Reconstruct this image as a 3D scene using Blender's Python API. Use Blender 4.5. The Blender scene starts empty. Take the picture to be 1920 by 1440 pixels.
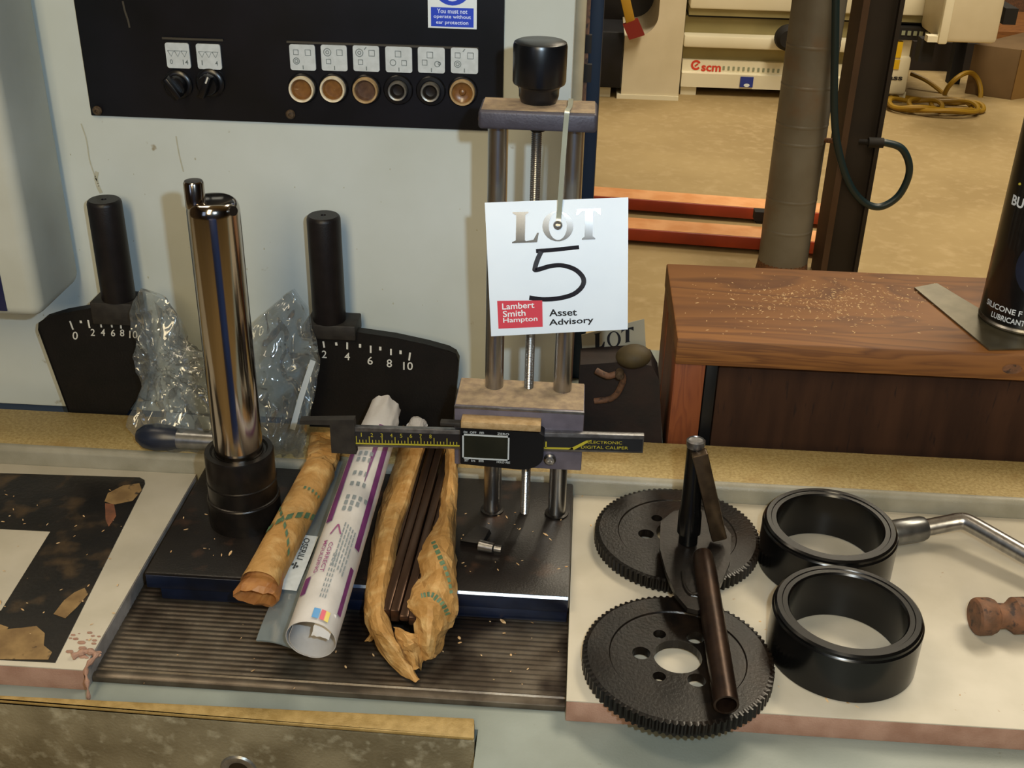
import bpy, bmesh, math, random
from mathutils import Vector, Matrix, noise
random.seed(7)
S = bpy.context.scene
COL = S.collection
PI = math.pi
# ------------------------------------------------------------------ camera
F = 2135.0                                   # focal length in pixels of the 1920 x 1440 frame
def nrm(v): return Vector(v).normalized()
_dn = nrm((-95, 4020, 2135)); _y = nrm((161, -1130, 2135)); _y = (_y - _dn*_y.dot(_dn)).normalized()
_z = -_dn; _x = _y.cross(_z)
R = Matrix((_x, _y, _z)).transposed()        # camera axes (x right, y down, z forward) <- world
RT = R.transposed()
EYE = Vector((0, 0, 0.48))
cd = bpy.data.cameras.new('camera'); cam = bpy.data.objects.new('camera', cd); COL.objects.link(cam)
cd.sensor_width = 36; cd.lens = F/1920*36; cd.clip_start = 0.01; cd.clip_end = 60
cam.matrix_world = Matrix.Translation(EYE) @ Matrix((Vector(R[0]), -Vector(R[1]), -Vector(R[2]))).transposed().to_4x4()
S.camera = cam
S.view_settings.view_transform = 'Standard'; S.view_settings.look = 'None'
S.view_settings.gamma = 1; S.view_settings.use_curve_mapping = False
S.view_settings.exposure = 0.0
# ------------------------------------------------------------------ light
w = bpy.data.worlds.new('hall_air'); S.world = w; w.use_nodes = True
w.node_tree.nodes['Background'].inputs[0].default_value = (1.0, 0.83, 0.60, 1)
w.node_tree.nodes['Background'].inputs[1].default_value = 0.25
def area(name, loc, target, size, power, color, size_y=None):
    l = bpy.data.lights.new(name, 'AREA'); l.energy = power; l.color = color; l.size = size
    if size_y: l.shape = 'RECTANGLE'; l.size_y = size_y
    o = bpy.data.objects.new(name, l); COL.objects.link(o); o.location = loc
    o.rotation_euler = (Vector(target)-Vector(loc)).to_track_quat('-Z', 'Y').to_euler()
    return o
area('hall_key_fill', (-1.0, 0.78, 2.0), (0, .6, 0), 0.5, 13, (1.0, .84, .62), 0.9)       # over the machine, left
area('hall_key_fill', (-.3, -2.1, 2.1), (0, .8, .1), 0.7, 68, (1.0, .80, .48), 2.2)        # unseen warm fill added behind the photographer for the cabinet front
area('hall_key_fill', (1.7, 3.0, 3.6), (1.2, 4.4, -.85), 1.0, 235, (1.0, .88, .67), 3.0)   # unseen fill added over the aisle, for the far machine
area('hall_key_fill', (1.7, 7.0, 3.6), (1.4, 6.6, -.85), 1.0, 150, (1.0, .88, .67), 3.0)  # another added fill, for the far end of the floor
flash = area('camera_flash', EYE + RT @ Vector((.062, -.045, .01)), (-.08, .80, .16), 0.014, 2.9, (.64, .83, 1.0))

def ray(px, py): return RT @ Vector(((px-960)/F, (py-720)/F, 1))
def Pz(px, py, z): d = ray(px, py); return EYE + d*((z-EYE.z)/d.z)
def Py(px, py, Y): d = ray(px, py); return EYE + d*((Y-EYE.y)/d.y)
def Pp(px, py, O, N): d = ray(px, py); return EYE + d*((Vector(O)-EYE).dot(N)/d.dot(N))
def mpp(p): return (R @ (Vector(p)-EYE)).z / F       # metres per pixel there
def Pc(px, py, c, r):                                   # on a standing cylinder
    d = ray(px, py); a = d.x**2+d.y**2; ox, oy = EYE.x-c[0], EYE.y-c[1]
    b = 2*(ox*d.x+oy*d.y); q = ox*ox+oy*oy-r*r; D = max(b*b-4*a*q, 0)
    return EYE + d*((-b-math.sqrt(D))/(2*a))

# ------------------------------------------------------------------ materials
def lin(h):
    h = h.lstrip('#'); c = [int(h[i:i+2], 16)/255 for i in (0, 2, 4)]
    return tuple(x/12.92 if x <= .04045 else ((x+.055)/1.055)**2.4 for x in c) + (1,)
def mat(name, c1, c2=None, scale=40, rough=.5, metal=0, bump=0, bscale=None, detail=6, lo=.35, hi=.65, stretch=None,
        spec=.5, coat=0, c3=None, scale3=200, lo3=.62, hi3=.7, rvar=0):
    m = bpy.data.materials.new(name); m.use_nodes = True; nt = m.node_tree; N = nt.nodes; L = nt.links
    b = N['Principled BSDF']; b.inputs['Roughness'].default_value = rough; b.inputs['Metallic'].default_value = metal
    b.inputs['Specular IOR Level'].default_value = spec; b.inputs['Coat Weight'].default_value = coat
    b.inputs['Base Color'].default_value = lin(c1)
    tc = N.new('ShaderNodeTexCoord'); mp = N.new('ShaderNodeMapping'); L.new(tc.outputs['Object'], mp.inputs[0])
    if stretch: mp.inputs['Scale'].default_value = stretch
    def nz(sc):
        t = N.new('ShaderNodeTexNoise'); t.inputs['Scale'].default_value = sc; t.inputs['Detail'].default_value = detail
        L.new(mp.outputs[0], t.inputs['Vector']); return t
    def ramp(src, a, c, ca, cb):
        r = N.new('ShaderNodeValToRGB'); r.color_ramp.elements[0].position = a; r.color_ramp.elements[1].position = c
        r.color_ramp.elements[0].color = ca; r.color_ramp.elements[1].color = cb; L.new(src, r.inputs[0]); return r
    out = None
    if c2:
        t = nz(scale); r = ramp(t.outputs['Fac'], lo, hi, lin(c1), lin(c2)); out = r.outputs[0]
        if rvar:
            rr = ramp(t.outputs['Fac'], lo, hi, (rough,)*3+(1,), (min(1, rough+rvar),)*3+(1,)); L.new(rr.outputs[0], b.inputs['Roughness'])
    if c3:
        t = nz(scale3); r = ramp(t.outputs['Fac'], lo3, hi3, (0, 0, 0, 1), (1, 1, 1, 1))
        mx = N.new('ShaderNodeMix'); mx.data_type = 'RGBA'; L.new(r.outputs[0], mx.inputs[0])
        mx.inputs[7].default_value = lin(c3)
        if out: L.new(out, mx.inputs[6])
        else: mx.inputs[6].default_value = lin(c1)
        out = mx.outputs[2]
    if out: L.new(out, b.inputs['Base Color'])
    if bump:
        t = nz(bscale or scale*2); bp = N.new('ShaderNodeBump'); bp.inputs['Strength'].default_value = min(1, bump)
        bp.inputs['Distance'].default_value = .001; L.new(t.outputs['Fac'], bp.inputs['Height']); L.new(bp.outputs[0], b.inputs['Normal'])
    return m
def emit(name, c, s):
    m = bpy.data.materials.new(name); m.use_nodes = True; nt = m.node_tree; nt.nodes.clear()
    e = nt.nodes.new('ShaderNodeEmission'); e.inputs[0].default_value = lin(c); e.inputs[1].default_value = s
    o = nt.nodes.new('ShaderNodeOutputMaterial'); nt.links.new(e.outputs[0], o.inputs[0]); return m
def film(name, tint, clear, gloss, rough, haze):
    m = bpy.data.materials.new(name); m.use_nodes = True; nt = m.node_tree; N = nt.nodes; L = nt.links; N.clear()
    o = N.new('ShaderNodeOutputMaterial'); tr = N.new('ShaderNodeBsdfTransparent'); tr.inputs[0].default_value = lin(tint)
    df = N.new('ShaderNodeBsdfDiffuse'); df.inputs[0].default_value = lin(haze)
    gl = N.new('ShaderNodeBsdfGlossy'); gl.inputs['Roughness'].default_value = rough
    lw = N.new('ShaderNodeLayerWeight'); lw.inputs[0].default_value = .35
    m1 = N.new('ShaderNodeMixShader'); m1.inputs[0].default_value = 1-clear; L.new(tr.outputs[0], m1.inputs[1]); L.new(df.outputs[0], m1.inputs[2])
    mm = N.new('ShaderNodeMath'); mm.operation = 'MULTIPLY_ADD'; L.new(lw.outputs['Fresnel'], mm.inputs[0]); mm.inputs[1].default_value = .6; mm.inputs[2].default_value = gloss
    m2 = N.new('ShaderNodeMixShader'); L.new(mm.outputs[0], m2.inputs[0]); L.new(m1.outputs[0], m2.inputs[1]); L.new(gl.outputs[0], m2.inputs[2])
    L.new(m2.outputs[0], o.inputs[0]); return m

M = dict(
 laminate=mat('laminate', '#b9b1a0', '#aea694', 30, .42, c3='#a08a70', scale3=260, lo3=.72, hi3=.76),
 board_core=mat('board_core', '#a2806e', '#8d6a58', 60, .8, bump=.4, bscale=900),
 side_core=mat('side_core', '#99928c', '#7d7670', 80, .8, bump=.3, bscale=700),
 bed=mat('bed_paint', '#888f88', '#787e76', 14, .5, bump=.15, bscale=600, c3='#6a6a5e', scale3=120, lo3=.7, hi3=.75),
 ledge=mat('worn_paint', '#ad9866', '#917b4a', 420, .55, bump=.5, bscale=1200, c3='#8a6c38', scale3=22, lo3=.55, hi3=.8),
 ledge_edge=mat('ledge_edge', '#8f8b7c', '#7f7b6b', 40, .45, bump=.2, bscale=900),
 bar=mat('bar_paint', '#7d735a', '#60563f', 30, .6, bump=.5, bscale=500, c3='#a39c84', scale3=110, lo3=.55, hi3=.85),
 bar_top=mat('bar_worn', '#a58a55', '#8d733f', 160, .55, bump=.4, bscale=800),
 panel=mat('cabinet_paint', '#c9cfcc', '#bcc1ba', 7, .45, c3='#948b74', scale3=55, lo3=.69, hi3=.74),
 panel_edge=mat('cabinet_edge', '#a69a80', '#94886e', 40, .6),
 panel_gap=mat('gap_shadow', '#3a4658', None, rough=.6),
 hood=mat('hood_plastic', '#c2c4bb', '#b4b5a9', 12, .4),
 navy=mat('navy_film', '#0f1640', None, rough=.4),
 black_panel=mat('black_panel', '#0b0c10', '#13131a', 20, .42, spec=.35),
 black_plastic=mat('black_plastic', '#0c0c0f', None, rough=.3),
 knob_black=mat('knob_black', '#0b0c0f', '#111216', 60, .28, spec=.5),
 rail=mat('rail', '#3a352c', None, rough=.5),
 label_white=mat('label_white', '#c3c9cc', '#b7bdbf', 200, .5),
 ink=mat('ink', '#3a3f42', None, rough=.6),
 ink_soft=mat('ink_soft', '#6d7575', None, rough=.6),
 cream=mat('cream_plastic', '#d8cdb6', '#c8b898', 300, .4),
 amber=mat('amber_lens', '#7c5428', '#6a441e', 300, .35, coat=.4),
 amber_dark=mat('dark_lens', '#5c4434', '#4a352a', 300, .3, coat=.4),
 sleeve_grey=mat('grey_ring', '#8a8780', '#76726a', 300, .35, metal=.6),
 hole_dark=mat('hole_dark', '#17120f', None, rough=.35),
 rusty=mat('rusty_screw', '#5a4833', '#3a2c1e', 500, .6, metal=.3),
 sign_white=mat('sign_white', '#e4ecf0', None, rough=.4),
 sign_blue=mat('sign_blue', '#1d3fc0', None, rough=.4),
 sign_text=mat('sign_text', '#d4e0ff', None, rough=.5),
 cast_dark=mat('dark_casting', '#0b0a09', '#110e0d', 50, .5, spec=.3, bump=.15, bscale=600),
 handle_grip=mat('handle_grip', '#120f10', '#181415', 120, .42, spec=.3, bump=.1, bscale=900),
 block_dark=mat('block_dark', '#2c2823', '#1f1b18', 120, .6, metal=.2, bump=.2),
 scale_ink=mat('scale_ink', '#c6c4bc', None, rough=.6),
 chrome=mat('chrome', '#b5aea6', None, rough=.13, metal=1),
 steel=mat('bright_steel', '#b4b3b2', '#9c9a99', 300, .3, metal=1, stretch=(1, 1, .1)),
 steel_dull=mat('dull_steel', '#8a8a8c', '#6c6a6a', 180, .38, metal=.9, bump=.1),
 burnished=mat('burnished', '#1b1917', '#27221f', 90, .33, metal=.55, bump=.1, bscale=500),
 base_black=mat('base_black', '#110e0d', '#1b1613', 26, .36, spec=.35, bump=.15, bscale=700, c3='#3a281d', scale3=40, lo3=.58, hi3=.72),
 base_front=mat('base_front', '#0e1320', '#16213a', 30, .3, metal=.3),  # blue reflection on the base front is put into this colour
 base_side=mat('base_edge_highlight', '#6e7f9c', '#8fa2c0', 120, .25, metal=.9),
 plate_grey=mat('carriage_paint', '#6a6470', '#5c5762', 90, .42, metal=.3, bump=.1, bscale=900),
 plate_dark=mat('head_paint', '#4a4752', '#3b3841', 60, .5, metal=.2, bump=.2, bscale=700),
 dust=mat('pale_top', '#9a866a', '#7d6b58', 160, .8, bump=.3, bscale=900),
 caliper_black=mat('caliper_film', '#14151a', None, rough=.35),
 caliper_yellow=mat('caliper_yellow', '#a89d2c', None, rough=.5),
 caliper_body=mat('caliper_body', '#08090d', None, rough=.4, spec=.3),
 lcd=mat('lcd_glass', '#23231b', '#1c1d17', 60, .3, spec=.15),
 lcd_frame=mat('lcd_frame', '#b0b6ba', None, rough=.5),
 brass_dust=mat('dusty_brass', '#ab9068', '#94784f', 220, .7, bump=.3, bscale=900),
 ribbed=mat('ribbed_steel', '#6c6459', '#544b41', 60, .42, metal=.8, bump=.1, bscale=700, c3='#2e2620', scale3=18, lo3=.5, hi3=.65),
 card=mat('card', '#dde7f2', '#d6e1ee', 20, .5),
 card_gloss=mat('gloss_ink', '#101014', None, rough=.25, spec=1.0),
 marker=mat('marker_ink', '#12101c', None, rough=.5),
 card_red=mat('card_red', '#c9404f', None, rough=.5),
 card_black=mat('card_black', '#17171c', None, rough=.5),
 tie=mat('nylon', '#c9cbc0', None, rough=.35),
 kraft=mat('kraft_paper', '#b2884e', '#9e743a', 60, .68, bump=.9, bscale=260, c3='#c4a36c', scale3=90, lo3=.5, hi3=.75),
 kraft_in=mat('kraft_inside', '#a4713c', '#84522a', 80, .5, bump=.4, bscale=200),
 green_ink=mat('green_ink', '#3f5c46', '#55704f', 300, .6),
 paper=mat('leaflet_paper', '#c4bfba', '#b5b0ab', 50, .5, bump=.25, bscale=120),
 purple=mat('purple_ink', '#6c2c66', '#5a2556', 120, .5),
 text_grey=mat('text_grey', '#7b8284', None, rough=.6),
 text_pink=mat('text_pink', '#8c4a72', None, rough=.6),
 cyan=mat('cyan_ink', '#5a93c4', None, rough=.5), magenta=mat('magenta_ink', '#cf5a6a', None, rough=.5), yellow_ink=mat('yellow_ink', '#dcc86a', None, rough=.5),
 rods=mat('knife_steel', '#5a4436', '#33241b', 70, .3, metal=.8, stretch=(1, .15, 1)),
 gear=mat('gear_black', '#0c0a09', '#15110e', 60, .3, metal=.15, spec=.35, bump=.15, bscale=500, c3='#211811', scale3=30, lo3=.55, hi3=.75),
 ring=mat('ring_black', '#070707', '#0b0b0b', 60, .22, metal=0, spec=.4),
 tube_brown=mat('brown_tube', '#271b15', '#3a2a20', 90, .34, metal=.7, stretch=(1, 1, .3), bump=.1),
 zinc=mat('zinc', '#8f9090', '#757676', 120, .32, metal=.9),
 rust_brown=mat('rust_brown', '#5a3f2c', '#7a5238', 130, .7, bump=.4, bscale=500, c3='#3a2a22', scale3=200, lo3=.55, hi3=.65),
 wood=None,
 plywood=mat('dark_plywood', '#40291b', '#301e14', 18, .85, spec=.2, stretch=(3, 1, .4), bump=.2, bscale=90, c3='#2a1c15', scale3=120, lo3=.62, hi3=.7),
 wood_red=None,
 black_steel=mat('black_steel', '#0d0e10', None, rough=.4),
 can_black=mat('can_black', '#0a0a0b', None, rough=.3, coat=.3),
 can_text=mat('can_text', '#cfd6dc', None, rough=.5),
 can_blue=mat('can_blue', '#1b2236', '#141a2a', 60, .4),
 clear=film('clear_plastic', '#eef0f0', .90, .045, .09, '#c4cccf'),
 seam_film=film('seam_film', '#dfe5e8', .35, .15, .12, '#cfd8de'),
 tie_film=film('tie_film', '#d5d6c8', .45, .05, .2, '#bdbfae'),
 sleeve=film('sleeve_plastic', '#c9d2d2', .55, .08, .2, '#8d979a'),
 chips=mat('wood_chips', '#d8bb90', '#a57c4c', 300, .8),
 concrete=mat('concrete', '#a08a5f', '#927c52', 2.5, .8, c3='#a8926a', scale3=26, lo3=.5, hi3=.8),
 orange=mat('orange_paint', '#a83c18', '#8e2e12', 8, .5),
 orange_top=mat('orange_pale', '#dfa26c', '#d08c50', 14, .65),
 pipe=mat('pipe_steel', '#76736c', '#666158', 7, .45, metal=.15, c3='#6e5844', scale3=9, lo3=.55, hi3=.8),
 post=mat('post_brown', '#21170f', '#1a120c', 6, .7),
 post_edge=mat('post_edge', '#4e3622', '#3d2a1a', 6, .7),
 hose=mat('hose_teal', '#12262c', None, rough=.4),
 cream_machine=mat('cream_machine', '#e6dfc6', '#dcd4b8', 3, .5),
 scraper=mat('scraper_steel', '#6b6450', '#5a5340', 60, .35, metal=.6),
 olive_shade=mat('olive_band', '#998e60', '#8b8054', 4, .6),  # shade on the cream machine's under-slopes, painted as olive bands
 scm_red=mat('red_print', '#cc3a26', None, rough=.5),
 scm_grey=mat('grey_print', '#8a9078', None, rough=.5),
 scm_blue=mat('blue_print', '#22348a', None, rough=.5),
 yellow=mat('yellow_sticker', '#d9b318', '#cfa30f', 20, .5),
 yellow_hose=mat('yellow_hose', '#96741a', None, rough=.5),
 dark=mat('dark_gap', '#100c0a', None, rough=.8),
 white_cab=mat('white_cab', '#d6cbb0', '#c8bc9f', 4, .5),
 blue_post=mat('blue_post', '#152c42', '#10223a', 10, .5),
 red_plastic=mat('red_plastic', '#7a1a10', None, rough=.5), strap=mat('yellow_strap', '#a8801a', None, rough=.6),
 hall_ceiling=mat('hall_ceiling', '#b5a37c', '#a8966e', 1.5, .8),
 hall_wall=mat('hall_wall', '#5a4a38', '#4a3c2c', 1.2, .85), brick_brown=mat('box_card', '#6e5636', '#5c4628', 3, .8),
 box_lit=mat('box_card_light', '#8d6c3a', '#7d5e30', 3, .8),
 olive=mat('olive_rag', '#47391a', '#352a13', 60, .7, bump=.3), tag_grey=mat('grey_card', '#a39c88', None, rough=.6),
 slip=mat('paper_slip', '#c4ccd0', None, rough=.5), knob_navy=mat('knob_navy', '#1c2230', None, rough=.35), tarnish=mat('stain', '#3a2a18', '#6b5030', 90, .8, c3='#18130f', scale3=40, lo3=.5, hi3=.6),
 black_tape=mat('black_tape', '#100f10', '#1c1816', 45, .33, c3='#5c4830', scale3=34, lo3=.55, hi3=.8, bump=.2, bscale=300),
 pane_glow=emit('glow_glass', '#bcd4ff', 1.2), streak_blue=mat('streak_blue', '#2f4f9c', '#2a478e', 3, .5),
)
def wood_mat(name, a, b, c, axis):
    m = bpy.data.materials.new(name); m.use_nodes = True; nt = m.node_tree; N = nt.nodes; L = nt.links; bs = N['Principled BSDF']
    tc = N.new('ShaderNodeTexCoord'); mp = N.new('ShaderNodeMapping'); L.new(tc.outputs['Object'], mp.inputs[0]); mp.inputs['Scale'].default_value = axis
    wv = N.new('ShaderNodeTexNoise'); wv.inputs['Scale'].default_value = 9; wv.inputs['Detail'].default_value = 3; wv.inputs['Distortion'].default_value = 1.2; L.new(mp.outputs[0], wv.inputs['Vector'])
    mu = N.new('ShaderNodeMath'); mu.operation = 'MULTIPLY'; mu.inputs[1].default_value = 7; L.new(wv.outputs['Fac'], mu.inputs[0])
    fr = N.new('ShaderNodeMath'); fr.operation = 'FRACT'; L.new(mu.outputs[0], fr.inputs[0])
    r = N.new('ShaderNodeValToRGB'); L.new(fr.outputs[0], r.inputs[0])
    e = r.color_ramp.elements; e[0].position = 0; e[0].color = lin(a); e[1].position = 1; e[1].color = lin(a)
    x = e.new(.5); x.color = lin(b); x = e.new(.78); x.color = lin(c)
    n2 = N.new('ShaderNodeTexNoise'); n2.inputs['Scale'].default_value = 14; n2.inputs['Detail'].default_value = 5; L.new(tc.outputs['Object'], n2.inputs['Vector'])
    mx = N.new('ShaderNodeMix'); mx.data_type = 'RGBA'; L.new(n2.outputs['Fac'], mx.inputs[0]); L.new(r.outputs[0], mx.inputs[6]); mx.inputs[7].default_value = lin(b)
    L.new(mx.outputs[2], bs.inputs['Base Color']); bs.inputs['Roughness'].default_value = .6
    return m
M['wood'] = wood_mat('pine', '#8c5c2c', '#7b4e24', '#4e2a12', (.3, 1.6, 4.2))
M['wood_red'] = wood_mat('pine_post', '#874a24', '#773d1c', '#5a2812', (5, 5, .5))

# ------------------------------------------------------------------ mesh helpers
ORG = {}
def finish(bm, me, flat=False, sharp=.6):
    bmesh.ops.recalc_face_normals(bm, faces=bm.faces[:])
    for f in bm.faces: f.smooth = not flat
    if not flat:
        for e in bm.edges:
            if len(e.link_faces) == 2 and e.calc_face_angle(0) > sharp: e.smooth = False
    bm.to_mesh(me); bm.free()
def obj(name, bm, m, parent=None, local=False, flat=False, keep=False, sharp=.6):
    """one mesh object; vertices are given in world metres unless local"""
    me = bpy.data.meshes.new(name)
    org = Vector((0, 0, 0))
    if not local:
        if parent is not None: org = ORG[parent.name]
        elif not keep:
            xs = [v.co for v in bm.verts]
            org = Vector(((min(v.x for v in xs)+max(v.x for v in xs))/2, (min(v.y for v in xs)+max(v.y for v in xs))/2, min(v.z for v in xs)))
        bmesh.ops.translate(bm, verts=bm.verts[:], vec=-org)
    finish(bm, me, flat, sharp)
    for x in (m if isinstance(m, (list, tuple)) else [m]): me.materials.append(M[x] if isinstance(x, str) else x)
    o = bpy.data.objects.new(name, me); COL.objects.link(o)
    if parent is not None: o.parent = parent; ORG[o.name] = ORG[parent.name]
    else: o.location = org; ORG[o.name] = org
    return o
def tag(o, label=None, cat=None, group=None, kind=None):
    for k, v in (('label', label), ('category', cat), ('group', group), ('kind', kind)):
        if v: o[k] = v
    return o
def thing(name, label, cat, loc=(0, 0, 0), group=None):
    o = bpy.data.objects.new(name, None); COL.objects.link(o); o.location = loc; o.empty_display_size = .02
    ORG[o.name] = Vector(loc); return tag(o, label, cat, group)
def copy_tree(o, parent=None):
    c = o.copy(); COL.objects.link(c); c.parent = parent
    for ch in list(o.children): copy_tree(ch, c)
    return c
def NB(): return bmesh.new()
def box(bm, a, b, bev=0, seg=2):
    x0, y0, z0 = [min(a[i], b[i]) for i in range(3)]; x1, y1, z1 = [max(a[i], b[i]) for i in range(3)]
    v = [bm.verts.new(p) for p in ((x0, y0, z0), (x1, y0, z0), (x1, y1, z0), (x0, y1, z0), (x0, y0, z1), (x1, y0, z1), (x1, y1, z1), (x0, y1, z1))]
    f = [bm.faces.new([v[i] for i in q]) for q in ((0, 3, 2, 1), (4, 5, 6, 7), (0, 1, 5, 4), (1, 2, 6, 5), (2, 3, 7, 6), (3, 0, 4, 7))]
    if bev:
        es = list({e for x in f for e in x.edges}); bmesh.ops.bevel(bm, geom=es, offset=bev, segments=seg, profile=.5, affect='EDGES')
    return bm
def hexa(bm, bot, top, bev=0):
    v = [bm.verts.new(p) for p in list(bot)+list(top)]
    f = [bm.faces.new([v[i] for i in q]) for q in ((0, 3, 2, 1), (4, 5, 6, 7), (0, 1, 5, 4), (1, 2, 6, 5), (2, 3, 7, 6), (3, 0, 4, 7))]
    if bev:
        es = list({e for x in f for e in x.edges}); bmesh.ops.bevel(bm, geom=es, offset=bev, segments=2, profile=.5, affect='EDGES')
    return bm
def frame(ax):
    ax = Vector(ax).normalized(); t = Vector((0, 0, 1)) if abs(ax.z) < .9 else Vector((1, 0, 0))
    u = ax.cross(t).normalized(); return u, ax.cross(u).normalized(), ax
def lathe(bm, prof, c, axis=(0, 0, 1), n=48, a0=0, a1=2*PI):
    """prof: (radius, height) pairs; radius 0 closes the end"""
    u, v, ax = frame(axis); c = Vector(c); full = abs(a1-a0-2*PI) < 1e-6; rows = []
    k = n if full else n+1
    for r, h in prof:
        if r <= 1e-7: rows.append([bm.verts.new(c+ax*h)])
        else: rows.append([bm.verts.new(c+ax*h+(u*math.cos(a0+(a1-a0)*i/n)+v*math.sin(a0+(a1-a0)*i/n))*r) for i in range(k)])
    for A, B in zip(rows, rows[1:]):
        for i in range(n):
            j = (i+1) % k
            if len(A) == 1 and len(B) == 1: continue
            if len(A) == 1: bm.faces.new((A[0], B[i], B[j]))
            elif len(B) == 1: bm.faces.new((A[i], A[j], B[0]))
            else: bm.faces.new((A[i], A[j], B[j], B[i]))
    return bm
def cyl(bm, p0, p1, r0, r1=None, n=32, bev=0):
    p0, p1 = Vector(p0), Vector(p1); r1 = r0 if r1 is None else r1; h = (p1-p0).length
    b = bev
    pr = [(0, 0), (r0-b, 0), (r0, b), (r1, h-b), (r1-b, h), (0, h)] if b else [(0, 0), (r0, 0), (r1, h), (0, h)]
    return lathe(bm, pr, p0, p1-p0, n)
def tube(bm, pts, r, n=12, closed=False, caps=True):
    pts = [Vector(p) for p in pts]; rr = r if isinstance(r, (list, tuple)) else [r]*len(pts); rows = []; u = None
    for i, p in enumerate(pts):
        if closed: t = pts[(i+1) % len(pts)]-pts[i-1]
        else: t = pts[min(i+1, len(pts)-1)]-pts[max(i-1, 0)]
        t.normalize()
        u = frame(t)[0] if u is None else (u-t*u.dot(t)).normalized()
        v = t.cross(u); rows.append([bm.verts.new(p+(u*math.cos(2*PI*k/n)+v*math.sin(2*PI*k/n))*rr[i]) for k in range(n)])
    prs = list(zip(rows, rows[1:])) + ([(rows[-1], rows[0])] if closed else [])
    for A, B in prs:
        for k in range(n): bm.faces.new((A[k], A[(k+1) % n], B[(k+1) % n], B[k]))
    if caps and not closed: bm.faces.new(rows[0]); bm.faces.new(rows[-1])
    return bm
def spline(pts, k=8):
    P = [Vector(p) for p in pts]; out = []
    for i in range(len(P)-1):
        a, b, c, d = P[max(i-1, 0)], P[i], P[i+1], P[min(i+2, len(P)-1)]
        for s in range(k):
            t = s/k; out.append(.5*((2*b)+(c-a)*t+(2*a-5*b+4*c-d)*t*t+(3*b-a-3*c+d)*t**3))
    out.append(P[-1]); return out
def prism(bm, poly, d):
    """poly: world points of one face, d: extrusion vector"""
    d = Vector(d); A = [bm.verts.new(p) for p in poly]; B = [bm.verts.new(Vector(p)+d) for p in poly]
    f1 = bm.faces.new(A); f2 = bm.faces.new(B[::-1]); n = len(A)
    for i in range(n): bm.faces.new((A[i], A[(i+1) % n], B[(i+1) % n], B[i]))
    bm.normal_update(); bmesh.ops.triangulate(bm, faces=[f1, f2]); return bm
def grid(bm, rows):
    V = [[bm.verts.new(p) for p in r] for r in rows]
    for A, B in zip(V, V[1:]):
        for i in range(len(A)-1): bm.faces.new((A[i], A[i+1], B[i+1], B[i]))
    return bm
def solid(bm, t):
    bm.normal_update(); bmesh.ops.solidify(bm, geom=bm.faces[:], thickness=t); return bm
def quad(bm, pts):
    bm.faces.new([bm.verts.new(p) for p in pts]); return bm
def rrect(cx, cy, w, h, r, k=4):
    out = []
    for sx, sy, a in ((1, 1, 0), (-1, 1, PI/2), (-1, -1, PI), (1, -1, 1.5*PI)):
        for i in range(k+1): out.append((cx+sx*(w/2-r)+r*math.cos(a+PI/2*i/k), cy+sy*(h/2-r)+r*math.sin(a+PI/2*i/k)))
    return out
_tc = {}
def glyphs(s, bold=0):
    """flat text outline as (verts 0..1 x 0..1, faces)"""
    if (s, bold) not in _tc:
        c = bpy.data.curves.new('t', 'FONT'); c.body = s; c.resolution_u = 3; c.offset = bold; c.fill_mode = 'FRONT'
        o = bpy.data.objects.new('t', c); COL.objects.link(o); dg = bpy.context.evaluated_depsgraph_get()
        me = bpy.data.meshes.new_from_object(o.evaluated_get(dg)); bpy.data.objects.remove(o); bpy.data.curves.remove(c)
        vs = [v.co.copy() for v in me.vertices]; fs = [tuple(p.vertices) for p in me.polygons]; bpy.data.meshes.remove(me)
        x0, x1 = min(v.x for v in vs), max(v.x for v in vs); y0, y1 = min(v.y for v in vs), max(v.y for v in vs)
        _tc[(s, bold)] = ([((v.x-x0)/(x1-x0), (v.y-y0)/(y1-y0)) for v in vs], fs)
    return _tc[(s, bold)]
def text(bm, s, fn, bold=0.01):
    vs, fs = glyphs(s, bold); V = [bm.verts.new(fn(a, b)) for a, b in vs]
    for f in fs:
        try: bm.faces.new([V[i] for i in f])
        except ValueError: pass
    return bm
def para(BL, BR, TL, off=(0, 0, 0)):
    BL, U, W, off = Vector(BL), Vector(BR)-Vector(BL), Vector(TL)-Vector(BL), Vector(off)
    return lambda a, b: BL+U*a+W*b+off
def stroke(bm, pts, wd, N):
    """flat ribbon along pts lying in the plane with normal N"""
    pts = [Vector(p) for p in pts]; N = Vector(N); L = []; Rr = []
    for i, p in enumerate(pts):
        t = (pts[min(i+1, len(pts)-1)]-pts[max(i-1, 0)]).normalized(); s = t.cross(N).normalized()*wd/2
        L.append(bm.verts.new(p+s)); Rr.append(bm.verts.new(p-s))
    for i in range(len(pts)-1): bm.faces.new((L[i], L[i+1], Rr[i+1], Rr[i]))
    return bm
NF = Vector((0, -1, 0))

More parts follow.
